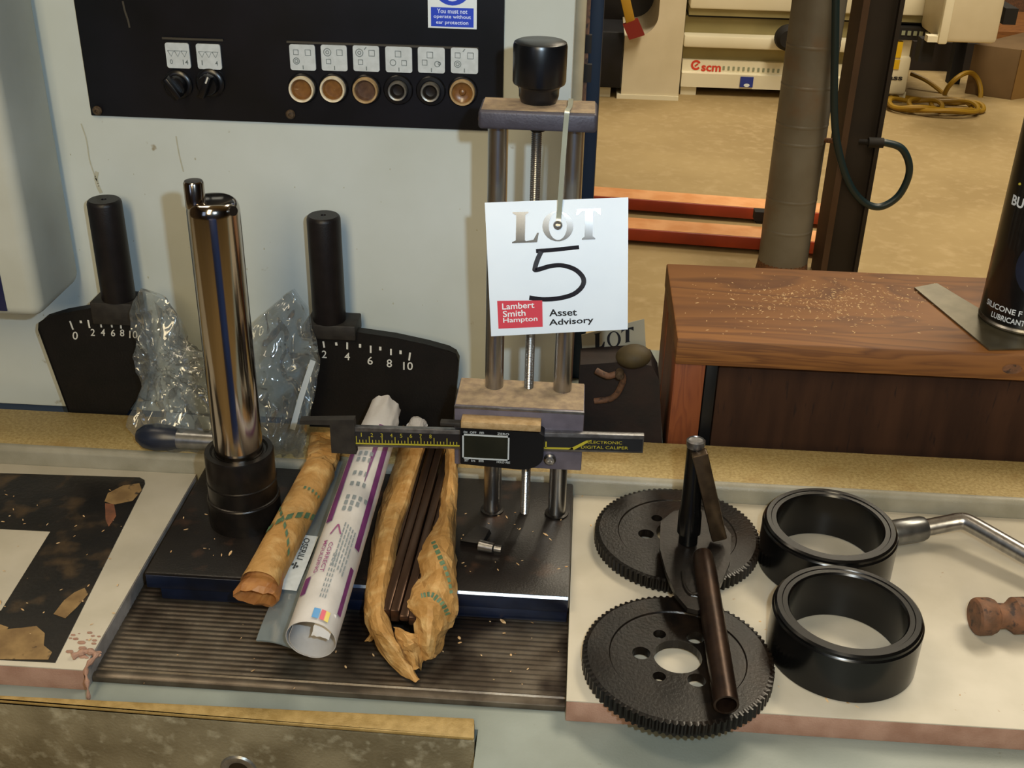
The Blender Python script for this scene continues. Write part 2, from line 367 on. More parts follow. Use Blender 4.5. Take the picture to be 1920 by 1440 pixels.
# ================================================================== SETTING: the hall
FZ = -.85
b = box(NB(), (-4, -4, FZ-.1), (9, 11, FZ)); tag(obj('floor', b, 'concrete'), kind='structure')
for nm, a, c in (('wall_back', (-4, 11, FZ), (9, 11.2, 4)), ('wall_left', (-4.2, -4, FZ), (-4, 11, 4)), ('wall_right', (9, -4, FZ), (9.2, 11, 4)), ('wall_front', (-4, -4.2, FZ), (9, -4, 4))):
    tag(obj(nm, box(NB(), a, c), 'hall_wall'), kind='structure')
tag(obj('ceiling', box(NB(), (-4.2, -4.2, 4), (9.2, 11.2, 4.1)), 'hall_ceiling'), kind='structure')
def added_window(nm, x0, x1, z0, z1):
    wn = thing(nm, None, None, ((x0+x1)/2, -3.97, z0)); wn['kind'] = 'structure'
    for k in range(5):
        x = x0+(x1-x0)*k/4; obj('mullion', box(NB(), (x-.03, -3.99, z0), (x+.03, -3.93, z1)), 'rail', wn)
    for k in range(4):
        xa, xb = x0+(x1-x0)*k/4+.03, x0+(x1-x0)*(k+1)/4-.03
        obj('pane', box(NB(), (xa, -3.98, z0), (xb, -3.95, z1)), 'pane_glow', wn)
added_window('added_window_1', -2.9, -1.7, .6, 2.6)  # unseen glowing window, added for reflections in the chrome
dr = thing('added_door_1', None, None, (.15, -3.97, FZ)); dr['kind'] = 'structure'  # unseen blue door, added to bring blue into the chrome reflection
for k in range(9): obj('door_slat', box(NB(), (-1.0, -3.99, FZ+.36*k+.01), (1.3, -3.93, FZ+.36*k+.35), .01), 'streak_blue', dr)

# drum added unseen behind the photographer, to mirror as the blue streak in the chrome column
b = NB(); lathe(b, [(0, 0), (.33, 0), (.34, .01), (.34, .28), (.345, .29), (.34, .30), (.34, .57), (.345, .58), (.34, .59), (.34, .84), (.33, .85), (0, .85)], (.04, -.60, FZ), n=48)
tag(obj('blue_reflector', b, 'streak_blue'), 'blue drum added unseen behind the camera, mirrored as blue streak in the chrome column', 'reflector')

# ================================================================== MACHINE BED
BZ = -.0165
bed = thing('machine_bed', 'grey-green painted machine bed under the white boards and steel plate', 'machine', (0, .7, FZ))
b = NB(); bx_ = Pz(890, 1384, -.010).x+.0008; prism(b, [(x, y, BZ) for x, y in ((-1.2, .497), (bx_, .497), (bx_, .42), (1.2, .42), (1.2, 1.02), (-1.2, 1.02))], (0, 0, -.28)); box(b, (-1.1, .5, FZ), (1.1, .98, -.29))
obj('bed_casting', b, 'bed', bed)
# rear ledge: worn speckled top with a rounded grey nose
LT, LY0, LY1 = .0145, .729, .7885
b = NB(); box(b, (-1.2, LY0+.006, BZ), (1.2, LY1, LT), .0012); obj('rear_ledge', b, 'ledge', bed)
prof = [(LY0+.0062, LT+.0001), (LY0+.004, LT+.0001), (LY0+.0016, LT-.0012), (LY0, LT-.004), (LY0, BZ+.001), (LY0+.0062, BZ+.001)]
b = NB(); prism(b, [(-1.2, y, z) for y, z in prof], (2.4, 0, 0)); obj('ledge_nose', b, 'ledge_edge', bed)
# guide bar in front on the left
tl, tr, fr, fl = Pz(-260, 1290, -.010), Pz(890, 1346, -.010), Pz(890, 1384, -.010), Pz(-260, 1292, -.010)
dn = Vector((0, 0, -.09))
b = NB(); hexa(b, [fl+dn, fr+dn, tr+dn, tl+dn], [fl+Vector((0, 0, -.003)), fr+Vector((0, 0, -.003)), tr+Vector((0, 0, -.003)), tl+Vector((0, 0, -.003))], .001); gb = obj('guide_bar', b, 'bar', bed)
b = NB(); hexa(b, [fl+Vector((0, .0005, -.003)), fr+Vector((-.0005, .0005, -.003)), tr+Vector((-.0005, 0, -.003)), tl+Vector((0, 0, -.003))], [fl, fr, tr, tl], .0012); obj('worn_top', b, 'bar_top', gb)
nf = (fr-fl).cross(Vector((0, 0, 1))).normalized(); hp = Pp(448, 1443, fr, nf)
b = NB(); lathe(b, [(0, .0004), (.006, .0004), (.0075, .001), (.0105, .0012), (.0115, 0)], hp, nf, 28); obj('bolt_hole', b, 'sleeve_grey', gb)
b = NB(); lathe(b, [(0, .0006), (.0062, .0006)], hp, nf, 28); obj('hole', b, 'hole_dark', gb)

# ================================================================== BOARDS, RIBBED PLATE
XL, XR = -.2834, .0083
def board(name, label, x0, x1, y0, y1):
    t = thing(name, label, 'board', ((x0+x1)/2, (y0+y1)/2, BZ))
    b = NB(); box(b, (x0+.0002, y0, BZ), (x1-.0002, y1, -.0009), .0004); obj('core', b, 'board_core', t)
    b = NB(); box(b, (x0, y0-.0002, -.0010), (x1, y1, 0), .0003); obj('laminate', b, 'laminate', t)
    return t
bl_ = board('laminated_board', 'white laminated board with stained black corner shape, left of steel plate', -1.1, XL, .5085, .7285)
board('laminated_board', 'white laminated board under the gears and black rings', XR, 1.1, .5085, .7285)
b = NB(); box(b, (XL, .509, BZ+.0005), (XL+.0003, .7283, -.001)); obj('chipped_edge', b, 'side_core', bl_)
# black shape on the left board
q = [Pz(*p, 0) for p in ((-330, 878), (262, 896), (271, 901), (272, 908), (104, 1243), (-330, 1222), (-330, 1100), (2, 1146), (95, 997), (-330, 975))]
q = [(v.x, max(v.y, .5095), .0001) for v in q]
b = NB(); prism(b, q, (0, 0, .0004)); tp = obj('black_overlay', b, 'black_tape', bl_); tp['label'] = 'black stained corner shape'
for pts in ([(-40, 1186), (0, 1183), (40, 1178), (70, 1174), (86, 1188), (84, 1212), (98, 1222), (92, 1238), (-40, 1234)], [(100, 1152), (118, 1128), (138, 1112), (160, 1104), (166, 1113), (146, 1138), (122, 1160)], [(196, 942), (204, 926), (230, 911), (262, 906), (266, 920), (248, 938), (214, 946)], [(-40, 1175), (0, 1172), (14, 1178), (6, 1190), (-40, 1194)]):
    b = NB(); P_ = [Pz(x+random.uniform(-2, 2), y+random.uniform(-2, 2), .0006) for x, y in pts]; P_ = [Vector((v.x, max(v.y, .5097), v.z)) for v in P_]; prism(b, P_, (0, 0, .0002)); obj('worn_patch', b, mat('worn_patch', '#8f744a', '#6f5634', 70, .7, c3='#2a2018', scale3=150, lo3=.6, hi3=.7), bl_)
b = NB(); prism(b, [Pz(x, y, .0006) for x, y in ((197, 944), (214, 946), (218, 968), (204, 988), (198, 975))], (0, 0, .0003)); obj('rust_flake', b, mat('flake', '#7a4a30', '#5c3826', 120, .7), bl_)
# torn fibre and brown chips at the front corner
tear = thing('torn_fibre', 'torn brown fibre hanging off the chipped board corner', 'splinter', Pz(160, 1235, 0))
b = NB(); pts = spline([Pz(135, 1232, .001), Pz(160, 1222, .002), Pz(180, 1228, .001), Pz(162, 1252, -.001), Py(164, 1285, .5), Py(168, 1325, .499)], 6)
tube(b, pts, [.0022*(1-.7*i/len(pts))+.0006*math.sin(i*1.7) for i in range(len(pts))], 8); obj('strand', b, 'board_core', tear)
b = NB()
for k in range(26):
    p = Pz(random.uniform(128, 188), random.uniform(1185, 1240), .0003); r = random.uniform(.0006, .0022); bmesh.ops.create_icosphere(b, subdivisions=1, radius=r, matrix=Matrix.Translation(p) @ Matrix.Diagonal((1.6, .8, .45, 1)))
tag(obj('crumbs', b, 'board_core', tear), kind='stuff')
# ribbed steel plate
PT = -.012
rp = thing('ribbed_plate', 'grooved dark steel plate under the black gauge base', 'plate', ((XL+XR)/2, .6, BZ))
prof = [(.728, BZ), (.728, PT)]; y = .7255
while y > .5245:
    prof += [(y, PT), (y-.0010, PT), (y-.0018, PT-.00035), (y-.0028, PT-.00035), (y-.0036, PT)]; y -= .0044
prof += [(.5240, PT), (.5230, PT-.0009), (.5215, PT-.0009), (.5205, PT+.0004), (.5175, PT+.0004), (.5160, PT-.0006), (.5155, PT-.0022), (.5158, BZ+.0003), (.5165, BZ)]
b = NB(); prism(b, [(XL+.0006, y, z) for y, z in prof], (XR-XL-.0010, 0, 0)); obj('ribbed_face', b, 'ribbed', rp)

# ================================================================== CABINET
PYF = .815
cab = thing('machine_cabinet', 'large white painted machine cabinet behind the levers', 'cabinet', (-.4, .85, BZ))
pr, pb_ = Py(1077, 60, PYF).x, Py(5, 757, PYF).z
b = NB(); box(b, (-1.2, PYF, pb_), (pr, PYF+.02, .9), .0015); obj('front_panel', b, 'panel', cab)
b = NB(); box(b, (-1.2, PYF+.006, BZ), (pr-.004, PYF+.19, pb_+.02)); obj('plinth', b, 'panel_gap', cab)  # shadow in the gap below the panel, painted as a blue-grey fill
b = NB(); box(b, (-1.2, PYF+.02, pb_+.01), (pr-.003, PYF+.19, .9)); obj('carcass', b, 'panel', cab)
x0, x1 = Py(1077, 60, PYF+.03).x, Py(1098, 60, PYF+.03).x
b = NB(); box(b, (x0-.002, PYF+.03, BZ), (x1, PYF+.06, .9), .001); obj('frame_strip', b, 'panel_edge', cab)
x1b = Py(1105, 60, PYF+.06).x
b = NB(); box(b, (x1-.004, PYF+.05, BZ), (x1b, PYF+.075, .9)); obj('hinge_side', b, 'rust_brown', cab)
b = NB()
for yy in (75, 130):
    p = Py(1102, yy, PYF+.05); box(b, (p.x-.003, p.y-.003, p.z-.009), (p.x+.003, p.y+.002, p.z+.004))
obj('hinge', b, 'dark', cab)
# scuffs and drip marks with a shape of their own
b = NB()
for pts, wd in (([(152, 232), (162, 262), (168, 300), (178, 330), (184, 345)], 2.5), ([(182, 322), (180, 335), (184, 350), (190, 362)], 7), ([(330, 255), (336, 290), (344, 322)], 2.5), ([(100, 440), (92, 470), (74, 520), (76, 540)], 3), ([(108, 450), (100, 480), (84, 530)], 2.0)):
    P = [Py(x, y, PYF-.0003) for x, y in pts]; stroke(b, spline(P, 6), wd*.0004, NF)
for k in range(46):
    x, y = random.uniform(60, 900), random.uniform(250, 640); r = random.uniform(.0003, .0009); p = Py(x, y, PYF-.0003)
    b.faces.new([b.verts.new(p+Vector((r*math.cos(a)*.8, 0, r*1.4*math.sin(a)))) for a in (0, 1.2, 2.5, 3.6, 5.1)])
tag(obj('scuff_marks', b, mat('scuff', '#a5a491', '#b0afa0', 200, .7), cab), kind='stuff')
# hood on the left, standing proud of the cabinet
hx = -.3895; z0 = Py(40, 597, .74).z
hood = thing('machine_hood', 'rounded off-white hood at the left edge, in front of cabinet', 'hood', (hx-.05, .78, z0))
b = NB(); box(b, (hx-.16, .74, z0), (hx, .8148, .62), .009, 4); obj('hood_shell', b, 'hood', hood)
p0, p1 = Py(-60, 500, .7398), Py(14, 583, .7398)
b = NB(); box(b, (p0.x, .7392, p1.z), (p1.x, .7402, Py(2, 492, .7398).z), .0003); obj('navy_label', b, 'navy', hood)

# ================================================================== CONTROL PANEL
CY = .812
cp = thing('control_panel', 'black control panel with push buttons and knobs on white cabinet', 'control panel', (-.2, CY, .25))
bl, br = Py(172, 225, CY), Py(942, 238, CY)
b = NB(); box(b, (bl.x, CY, (bl.z+Py(900, 237, CY).z)/2), (br.x, PYF, .62), .0008); obj('face_plate', b, 'black_panel', cp)
CF = CY-.0002
def onp(x, y): return Py(x, y, CF)
def screw(x, y):
    p = onp(x, y); b = NB(); lathe(b, [(.0035, 0), (.0035, .0012), (.0026, .0022), (.0012, .0024), (.001, .0014), (0, .0014)], p, NF, 20); obj('screw', b, 'rusty', cp)
for s_ in ((183, 207), (545, 214), (905, 222)): screw(*s_)
b = NB(); stroke(b, spline([onp(230, 2), onp(234, 20), onp(240, 38), onp(243, 52)], 4), .0014, NF); obj('scratch', b, 'rail', cp)
def rail(x0, y0, x1, y1):
    a, c = onp(x0, y0), onp(x1, y1); b = NB(); box(b, (a.x, CF-.0012, a.z), (c.x, CF, a.z+.0014)); obj('label_rail', b, 'rail', cp)
rail(305, 73, 419, 75); rail(538, 80, 897, 84)
def circ(b, p, r, wd=.0005, n=16, sq=False):
    pts = [p+Vector((r*math.cos(a), 0, r*math.sin(a))) for a in [2*PI*i/n+(PI/4 if sq else 0) for i in range(n+1)]]; stroke(b, pts, wd, NF)
def plate(x, y, w_, h_, draw):
    a, c = onp(x, y), onp(x+w_, y+h_); lx, lz = (a.x+c.x)/2+.0006, (a.z+c.z)/2; W, H = abs(c.x-a.x), abs(a.z-c.z)
    b = NB(); prism(b, [(px_, CF-.0014, pz_) for px_, pz_ in rrect(lx, lz, W, H, .0016, 3)], (0, .0014, 0)); o = obj('label_plate', b, 'label_white', cp)
    b = NB(); draw(b, Vector((lx, CF-.0016, lz)), W, H); obj('pictogram', b, 'ink_soft', o)
def d_knob(nums):
    def f(b, p, W, H):
        for k in (-1, 0, 1):
            c = p+Vector((k*W*.28, 0, H*.08)); stroke(b, [c+Vector((-.0022, 0, .002)), c+Vector((.0022, 0, .002)), c+Vector((0, 0, -.002)), c+Vector((-.0022, 0, .002))], .0005, NF)
        for k, s in zip((-.3, .3), nums): c = p+Vector((k*W, 0, -H*.34)); hw_ = .0004 if s == '1' else .0010*len(s); text(b, s, para(c+Vector((-hw_, 0, 0)), c+Vector((hw_, 0, 0)), c+Vector((-hw_, 0, .0034))))
    return f
plate(308, 79, 50, 49, d_knob(('0', '14'))); plate(366, 81, 50, 49, d_knob(('1', '4')))
def d_pic(cs, ar):
    def f(b, p, W, H):
        for (u, v, r, sq) in cs: circ(b, p+Vector((u*W, 0, v*H)), r*W, .00055, 4 if sq else 14, sq)
        c = p+Vector((0, 0, -H*.38)); stroke(b, [c+Vector((0, 0, .0014)), c+Vector((0, 0, -.0014))], .0007, NF)
        if ar: c = p+Vector((-.02*W, 0, H*.40)); stroke(b, [c+Vector((-.0008, 0, -.001)), c+Vector((.0008, 0, .001))], .0006, NF)
    return f
A_ = [(-.25, .2, .13, 1), (.22, .2, .15, 1), (-.25, -.14, .12, 0), (-.25, -.14, .06, 0)]
B_ = [(-.25, .22, .14, 0), (-.25, .22, .06, 0), (.22, .22, .15, 1), (-.22, -.14, .12, 1)]
C_ = [(-.02, .22, .15, 1), (-.22, -.12, .11, 0), (.2, -.12, .13, 1)]
D_ = [(-.05, .2, .15, 1), (-.25, -.1, .13, 1), (.22, -.14, .10, 0), (.3, -.12, .05, 0)]
for (x, y), pic in zip(((541, 82), (600, 83), (660, 84), (721, 86), (782, 87), (844, 88)), (d_pic(A_, 0), d_pic(B_, 0), d_pic(B_, 1), d_pic(C_, 0), d_pic(D_, 0), d_pic(A_, 1))): plate(x, y, 51, 50, pic)
def button(x, y, kind):
    p = onp(x, y); k = mpp(p); b = NB(); lathe(b, [(28*k, 0), (28*k, .001), (26*k, .002), (20*k, .0022), (20*k, .0005)], p, NF, 36); o = obj('push_button', b, 'black_plastic', cp)
    ro = 24 if kind in 'wbl' else 18
    b = NB(); lathe(b, [(ro*k, .0005), (ro*k, .0055), ((ro-1)*k, .0065), ((ro-4)*k, .0062), ((ro-5)*k, .0045)], p, NF, 36)
    obj('button_ring', b, {'w': 'cream', 'b': 'brass_dust', 'l': 'brass_dust', 'd': 'sleeve_grey'}[kind], o)
    b = NB(); lathe(b, [((ro-4.6)*k, .0048), ((ro-9)*k, .0028), (0, .0022)] if kind != 'l' else [((ro-4.6)*k, .0045), ((ro-10)*k, .003), (7*k, .0028), (5*k, .0045), (0, .0056)], p, NF, 36)
    obj('button_lens', b, {'w': 'amber', 'b': 'amber_dark', 'l': 'amber', 'd': 'hole_dark'}[kind], o)
for x, y, kd in ((568, 165, 'w'), (626, 165, 'w'), (687, 167, 'b'), (747, 168, 'd'), (808, 170, 'd'), (868, 171, 'l')): button(x, y, kd)
def knob(x, y, ang):
    p = onp(x, y); k = mpp(p); b = NB(); lathe(b, [(27*k, 0), (27*k, .002), (24*k, .003), (20*k, .0032), (19*k, .009), (17*k, .010), (0, .010)], p, NF, 36)
    o = obj('rotary_knob', b, 'black_plastic', cp)
    d = Vector((math.sin(ang), 0, math.cos(ang))); s = Vector((d.z, 0, -d.x))*.0028; f = NF*.0115; c = p+NF*.0098
    b = NB(); hexa(b, [c-d*.008-s, c+d*.009-s, c+d*.009+s, c-d*.008+s], [x_+NF*.006 for x_ in (c-d*.008-s*.7, c+d*.008-s*.7, c+d*.008+s*.7, c-d*.008+s*.7)], .0006); obj('grip', b, 'black_plastic', o)
    return p, d, o
knob(335, 158, -.6)
p, d, o = knob(395, 155, .45)
b = NB(); c = p+NF*.0161; stroke(b, [c+d*.0035, c+d*.0085], .0011, NF); obj('pointer', b, 'scale_ink', o)
# mandatory sign (its top is above the frame)
a, c = onp(799, -20), onp(894, 55); sx0, sx1, sz0 = a.x+.001, c.x, c.z; szt = sz0+.060
sg = NB(); box(sg, (sx0, CF-.0006, sz0), (sx1, CF, szt), .0002); so = obj('safety_sign', sg, 'sign_white', cp)
bz0, bz1 = onp(846, 50).z, onp(846, 14).z
b = NB(); quad(b, [(sx0+.0022, CF-.0008, bz0), (sx1-.0022, CF-.0008, bz0), (sx1-.0022, CF-.0008, bz1), (sx0+.0022, CF-.0008, bz1)])
cx = (sx0+sx1)/2; cz = onp(846, 10).z+.0135
b.faces.new([b.verts.new((cx+.0135*math.cos(a), CF-.0008, cz+.0135*math.sin(a))) for a in [2*PI*i/32 for i in range(32)]]); obj('blue_field', b, 'sign_blue', so)
b = NB(); W = sx1-sx0; hh = (bz1-bz0)
for s, k, u in (('You must not', 2, .62), ('operate without', 1, .76), ('ear protection', 0, .66)):
    z = bz0+hh*(.08+.31*k); x0 = cx-W*u/2; text(b, s, para((x0, CF-.001, z), (x0+W*u, CF-.001, z), (x0, CF-.001, z+hh*.24)), .012)
circ(b, Vector((cx, CF-.001, cz)), .0085, .0022, 24); circ(b, Vector((cx, CF-.001, cz-.0045)), .0055, .0014, 20); obj('lettering', b, 'sign_text', so)

# ================================================================== LEVERS WITH SCALES
def lever(label, plate_px, Yp, blk, hnd, ticks, nums, small):
    P = [Py(x, y, Yp) for x, y in plate_px]; z0 = min(p.z for p in P)
    t = thing('scale_lever', label, 'lever', (sum(p.x for p in P)/len(P), Yp, LT), 'levers in front of the white cabinet')
    b = NB(); prism(b, P, (0, .008, 0)); es = [e for e in b.edges if all(abs(v.co.y-Yp) < 1e-6 for v in e.verts) and len(e.link_faces) == 2 and e.calc_face_angle(0) > 1]
    bmesh.ops.bevel(b, geom=es, offset=.0008, segments=2, affect='EDGES'); sp = obj('scale_plate', b, 'cast_dark', t)
    b = NB(); f = Yp-.0003
    for (x0, y0, x1, y1) in ticks: stroke(b, [Py(x0, y0, f), Py(x1, y1, f)], .0014, NF)
    for (x0, y0, x1, y1) in small: stroke(b, [Py(x0, y0, f), Py(x1, y1, f)], .0018, NF)
    for s, x, y, w_, h_ in nums: text(b, s, para(Py(x-w_/2, y+h_/2, f), Py(x+w_/2, y+h_/2+.5, f), Py(x-w_/2, y-h_/2, f)), .008)
    obj('scale_marks', b, 'scale_ink', sp)
    (xl, xr, yt, yf, yb) = blk; ft = Yp-.006; a, c = Py(xl, yf, ft), Py(xr, yb, ft)
    b = NB(); box(b, (a.x, ft, c.z), (c.x, ft+.026, a.z), .0012); obj('clamp_block', b, 'block_dark', t)
    (x0, y0, x1, y1) = hnd; yc = Yp+.005; p = Py(x1, y1, yc); q_ = Py(x0, y0, yc); r = 31*mpp(p)
    b = NB(); lathe(b, [(0, 0), (r*.97, 0), (r, .001), (r*.985, q_.z-a.z-.003), (r*.94, q_.z-a.z-.001), (r*.85, q_.z-a.z), (.002, q_.z-a.z), (.0018, q_.z-a.z-.001), (0, q_.z-a.z-.001)], (p.x, yc, a.z), (0, 0, 1), 40); obj('handle', b, 'handle_grip', t)
    return t, a
lever('black lever with scale plate starting at 0, partly behind plastic bag',
      [(130, 776), (72, 618), (74, 606), (84, 597), (120, 586), (170, 577), (235, 570), (262, 600), (276, 700), (255, 752), (235, 778)], .790,
      (167, 252, 545, 567, 612), (205, 374, 222, 552),
      [(131, 602, 137, 618), (165, 600, 168, 615), (188, 600, 190, 614), (208, 602, 210, 614), (226, 603, 227, 616)],
      [('0', 141, 629, 10, 15), ('2', 174, 623, 8, 13), ('4', 193, 623, 8, 13), ('6', 212, 624, 8, 13), ('8', 229, 624, 8, 13), ('10', 250, 627, 15, 14)],
      [(151, 601, 152, 606), (177, 600, 178, 606), (199, 601, 199, 606), (217, 602, 218, 607)])
lever('black lever with scale plate marked 2 to 10, between bag and gauge',
      [(582, 802), (590, 700), (597, 668), (585, 640), (590, 612), (670, 622), (740, 632), (800, 645), (840, 656), (854, 664), (860, 676), (858, 705), (848, 808)], .785,
      (571, 667, 568, 608, 640), (601, 403, 617, 585),
      [(606, 640, 608, 652), (651, 642, 651, 655), (695, 648, 695, 662), (733, 654, 733, 666), (769, 661, 767, 676)],
      [('2', 608, 664, 9, 14), ('4', 651, 668, 10, 14), ('6', 694, 676, 10, 15), ('8', 730, 681, 10, 15), ('10', 765, 686, 18, 15)],
      [(630, 642, 631, 648), (675, 645, 675, 652), (713, 650, 713, 657), (751, 657, 751, 664)])

# ================================================================== SETTING GAUGE
BT = .0105
g = thing('setting_gauge', 'black-based setting gauge with chrome column, twin rods and digital caliper', 'gauge', (-.13, .66, PT))
b = NB(); box(b, (-.2742, .5915, -.002), (.0078, .7282, BT), .0016, 2); base = obj('base', b, 'base_black', g)
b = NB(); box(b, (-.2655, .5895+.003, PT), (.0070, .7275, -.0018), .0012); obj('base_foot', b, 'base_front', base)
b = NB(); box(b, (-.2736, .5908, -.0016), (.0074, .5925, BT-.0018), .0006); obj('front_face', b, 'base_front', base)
b = NB(); a, c = -.150, .0070
prism(b, [(a, .5911, BT-.0022), (a, .5906, BT-.0018), (a, .5917, BT-.0002), (a, .5925, BT-.0003)], (c-a, 0, 0)); obj('worn_edge_highlight', b, 'base_side', base)  # blue highlight along the worn edge is painted into this strip
# chrome column with stepped collar
CX, CYY = -.2245, .6600
colu = NB(); H = .2375
lathe(colu, [(.0166, .056), (.0163, H-.0085), (.0161, H-.0060), (.0154, H-.0035), (.0142, H-.0016), (.0125, H-.0004), (.0112, H), (0, H)], (CX, CYY, BT), n=64); co = obj('chrome_column', colu, 'chrome', g)
b = NB(); lathe(b, [(.0252, 0), (.0252, .0200), (.0246, .0208), (.0246, .0212), (.0238, .0216), (.0238, .0330), (.0242, .0335), (.0242, .0342), (.0236, .0348), (.0236, .0555), (.0230, .0572), (.0198, .0575), (.0184, .056), (.0168, .056)], (CX, CYY, BT), n=64); obj('collar', b, 'burnished', co)
b = NB(); pz = Py(366, 332, CYY-.004).z-.002; lathe(b, [(.0062, H-.004), (.0062, pz-BT-.0012), (.0054, pz-BT), (0, pz-BT)], (CX-.0088, CYY-.005, BT), n=32); obj('locating_pin', b, 'chrome', co)
b = NB(); p = Pc(438, 372, (CX, CYY), .0164); cyl(b, (CX+.009, CYY-.003, BT+H-.006), (CX+.0155, CYY-.0085, BT+H-.0045), .003, n=20); obj('notch', b, 'hole_dark', co)
# rods
RY = .6865; RXL, RXR, SX = -.0503, -.0036, -.0266; HZ0, HZ1 = .2970, .3085
for x in (RXL, RXR):
    b = NB(); cyl(b, (x, RY, BT), (x, RY, HZ0+.002), .0063, n=40); rd = obj('guide_rod', b, 'steel', g)
    b = NB(); lathe(b, [(.0084, 0), (.0084, .0012), (.0064, .0016)], (x, RY, BT), n=32); obj('rod_seat', b, 'burnished', rd)
b = NB(); pts = []; z = BT+.002
lathe(b, [(0, 0)]+[((.0029 if i % 2 else .0033), .0006*i) for i in range(int((HZ0-BT)/.0006))], (SX, RY, BT), n=14); obj('screw_spindle', b, 'steel', g)
b = NB(); lathe(b, [(.0056, 0), (.0056, -.004), (.0046, -.006), (.0032, -.0062)], (SX+.0005, RY, HZ0), n=28); obj('spindle_nut', b, 'burnished', g)
b = NB(); box(b, (-.0605, .6620, HZ0), (.0096, .6935, HZ1), .0022, 3); hd = obj('head_plate', b, 'plate_dark', g)
b = NB(); box(b, (-.0588, .6637, HZ1-.0001), (.0080, .6918, HZ1+.0003), .0001); obj('pale_top', b, 'dust', hd)
b = NB(); lathe(b, [(0, 0), (.0098, 0), (.0110, .0012), (.0120, .004), (.0122, .0085), (.0135, .0105), (.0155, .0115), (.0160, .013), (.0161, .0335), (.0155, .0355), (.0140, .0363), (0, .0363)], (SX+.0006, RY-.0015, HZ1), n=56); obj('adjusting_knob', b, 'knob_black', g)
# carriage
YF = .6571; CZ0, CZ1 = .0664, .1126
b = NB(); box(b, (-.0745, YF, CZ0), (.0118, .6965, CZ1), .0009); cr = obj('carriage', b, 'plate_grey', g)
b = NB(); box(b, (-.0738, YF+.0012, CZ1-.0001), (.0112, .6958, CZ1+.0004), .0001); obj('pale_top', b, 'dust', cr)
b = NB(); box(b, (-.0745, YF-.0006, CZ1-.0022), (.0118, YF+.0004, CZ1-.0002), .0002); obj('bright_edge', b, 'steel_dull', cr)
# digital caliper clamped to the carriage
cal = NB(); YB = YF-.0045
bL, bR = Py(660, 800, YB), Py(1207, 830, YB); zt_, zb_ = Py(1207, 817, YB).z, Py(1204, 850, YB).z
zt2, zb2 = Py(670, 802, YB).z, Py(670, 838, YB).z
dz = .0030                                    # the beam sits a shade lower on the left
def bz(x, t):
    k = (x-bL.x)/(bR.x-bL.x); return (zb2+(zt2-zb2)*t)*(1-k)+(zb_+(zt_-zb_)*t)*k
hexa(cal, [(bL.x, YB, bz(bL.x, 0)), (bR.x, YB, bz(bR.x, 0)), (bR.x, YB+.0042, bz(bR.x, 0)), (bL.x, YB+.0042, bz(bL.x, 0))], [(bL.x, YB, bz(bL.x, 1)), (bR.x, YB, bz(bR.x, 1)), (bR.x, YB+.0042, bz(bR.x, 1)), (bL.x, YB+.0042, bz(bL.x, 1))], .0004)
ca = obj('digital_caliper', cal, 'steel_dull', g)
def bq(b, x0, x1, t0, t1, off): quad(b, [(x0, YB-off, bz(x0, t0)), (x1, YB-off, bz(x1, t0)), (x1, YB-off, bz(x1, t1)), (x0, YB-off, bz(x0, t1))])
xs0, xs1 = bL.x+.0004, Py(862, 820, YB).x; xr0, xr1 = Py(1014, 830, YB).x, bR.x-.0012
b = NB(); bq(b, xs0, bR.x-.0008, .12, .80, .0003); obj('black_scale', b, 'caliper_black', ca)
b = NB(); bq(b, xs0+.001, xs1, .16, .24, .0005)
n = 32
for k in range(n):
    x = xs0+.002+(xs1-xs0-.002)*k/n; h = .16 if k % 4 else .34; bq(b, x, x+.0005, .22, .24+h, .0005)
xm, xe = Py(1075, 828, YB).x, Py(1105, 822, YB).x
obj('scale_print', b, 'caliper_yellow', ca); b = NB(); bq(b, xr0, xm, .14, .24, .0005); quad(b, [(xm-.003, YB-.0005, bz(xm, .14)), (xm+.001, YB-.0005, bz(xm, .14)), (xe+.002, YB-.0005, bz(xe, .70)), (xe-.002, YB-.0005, bz(xe, .66))]); bq(b, xr0+.003, xr0+.004, .2, .55, .0005)
for s, x0, x1, t0, t1 in (('ELECTRONIC', 1102, 1166, .50, .66), ('DIGITAL CALIPER', 1090, 1178, .22, .38)):
    a, c = Py(x0, 830, YB).x, Py(x1, 835, YB).x; text(b, s, para((a, YB-.0005, bz(a, t0)), (c, YB-.0005, bz(c, t0)), (a, YB-.0005, bz(a, t1))), 0)
obj('scale_print', b, 'caliper_yellow', ca); b = NB()
for k in range(8):
    x = xs0+.0055+k*.0066; text(b, str(k+1), para((x, YB-.0005, bz(x, .56)), (x+(.0005 if k == 0 else .0016), YB-.0005, bz(x, .56)), (x, YB-.0005, bz(x, .76))), 0)
obj('scale_numerals', b, 'caliper_yellow', ca)
# fixed jaw
ja, jb, jc, jd = Py(562, 786, YB), Py(664, 786, YB), Py(664, 797, YB), Py(622, 848, YB)
b = NB(); prism(b, [(ja.x, YB-.001, ja.z-.0005), (jb.x, YB-.001, jb.z), (jb.x+.0005, YB-.001, jd.z), (jd.x, YB-.001, jd.z), (jd.x, YB-.001, jc.z-.0005), (ja.x, YB-.001, ja.z-.0035)], (0, .006, 0)); obj('fixed_jaw', b, 'block_dark', ca)
a, c = Py(800, 789, YB), Py(864, 800, YB); b = NB(); box(b, (a.x+.009, YB-.001, c.z), (c.x, YB+.004, a.z), .0006); obj('sliding_jaw', b, 'block_dark', ca)
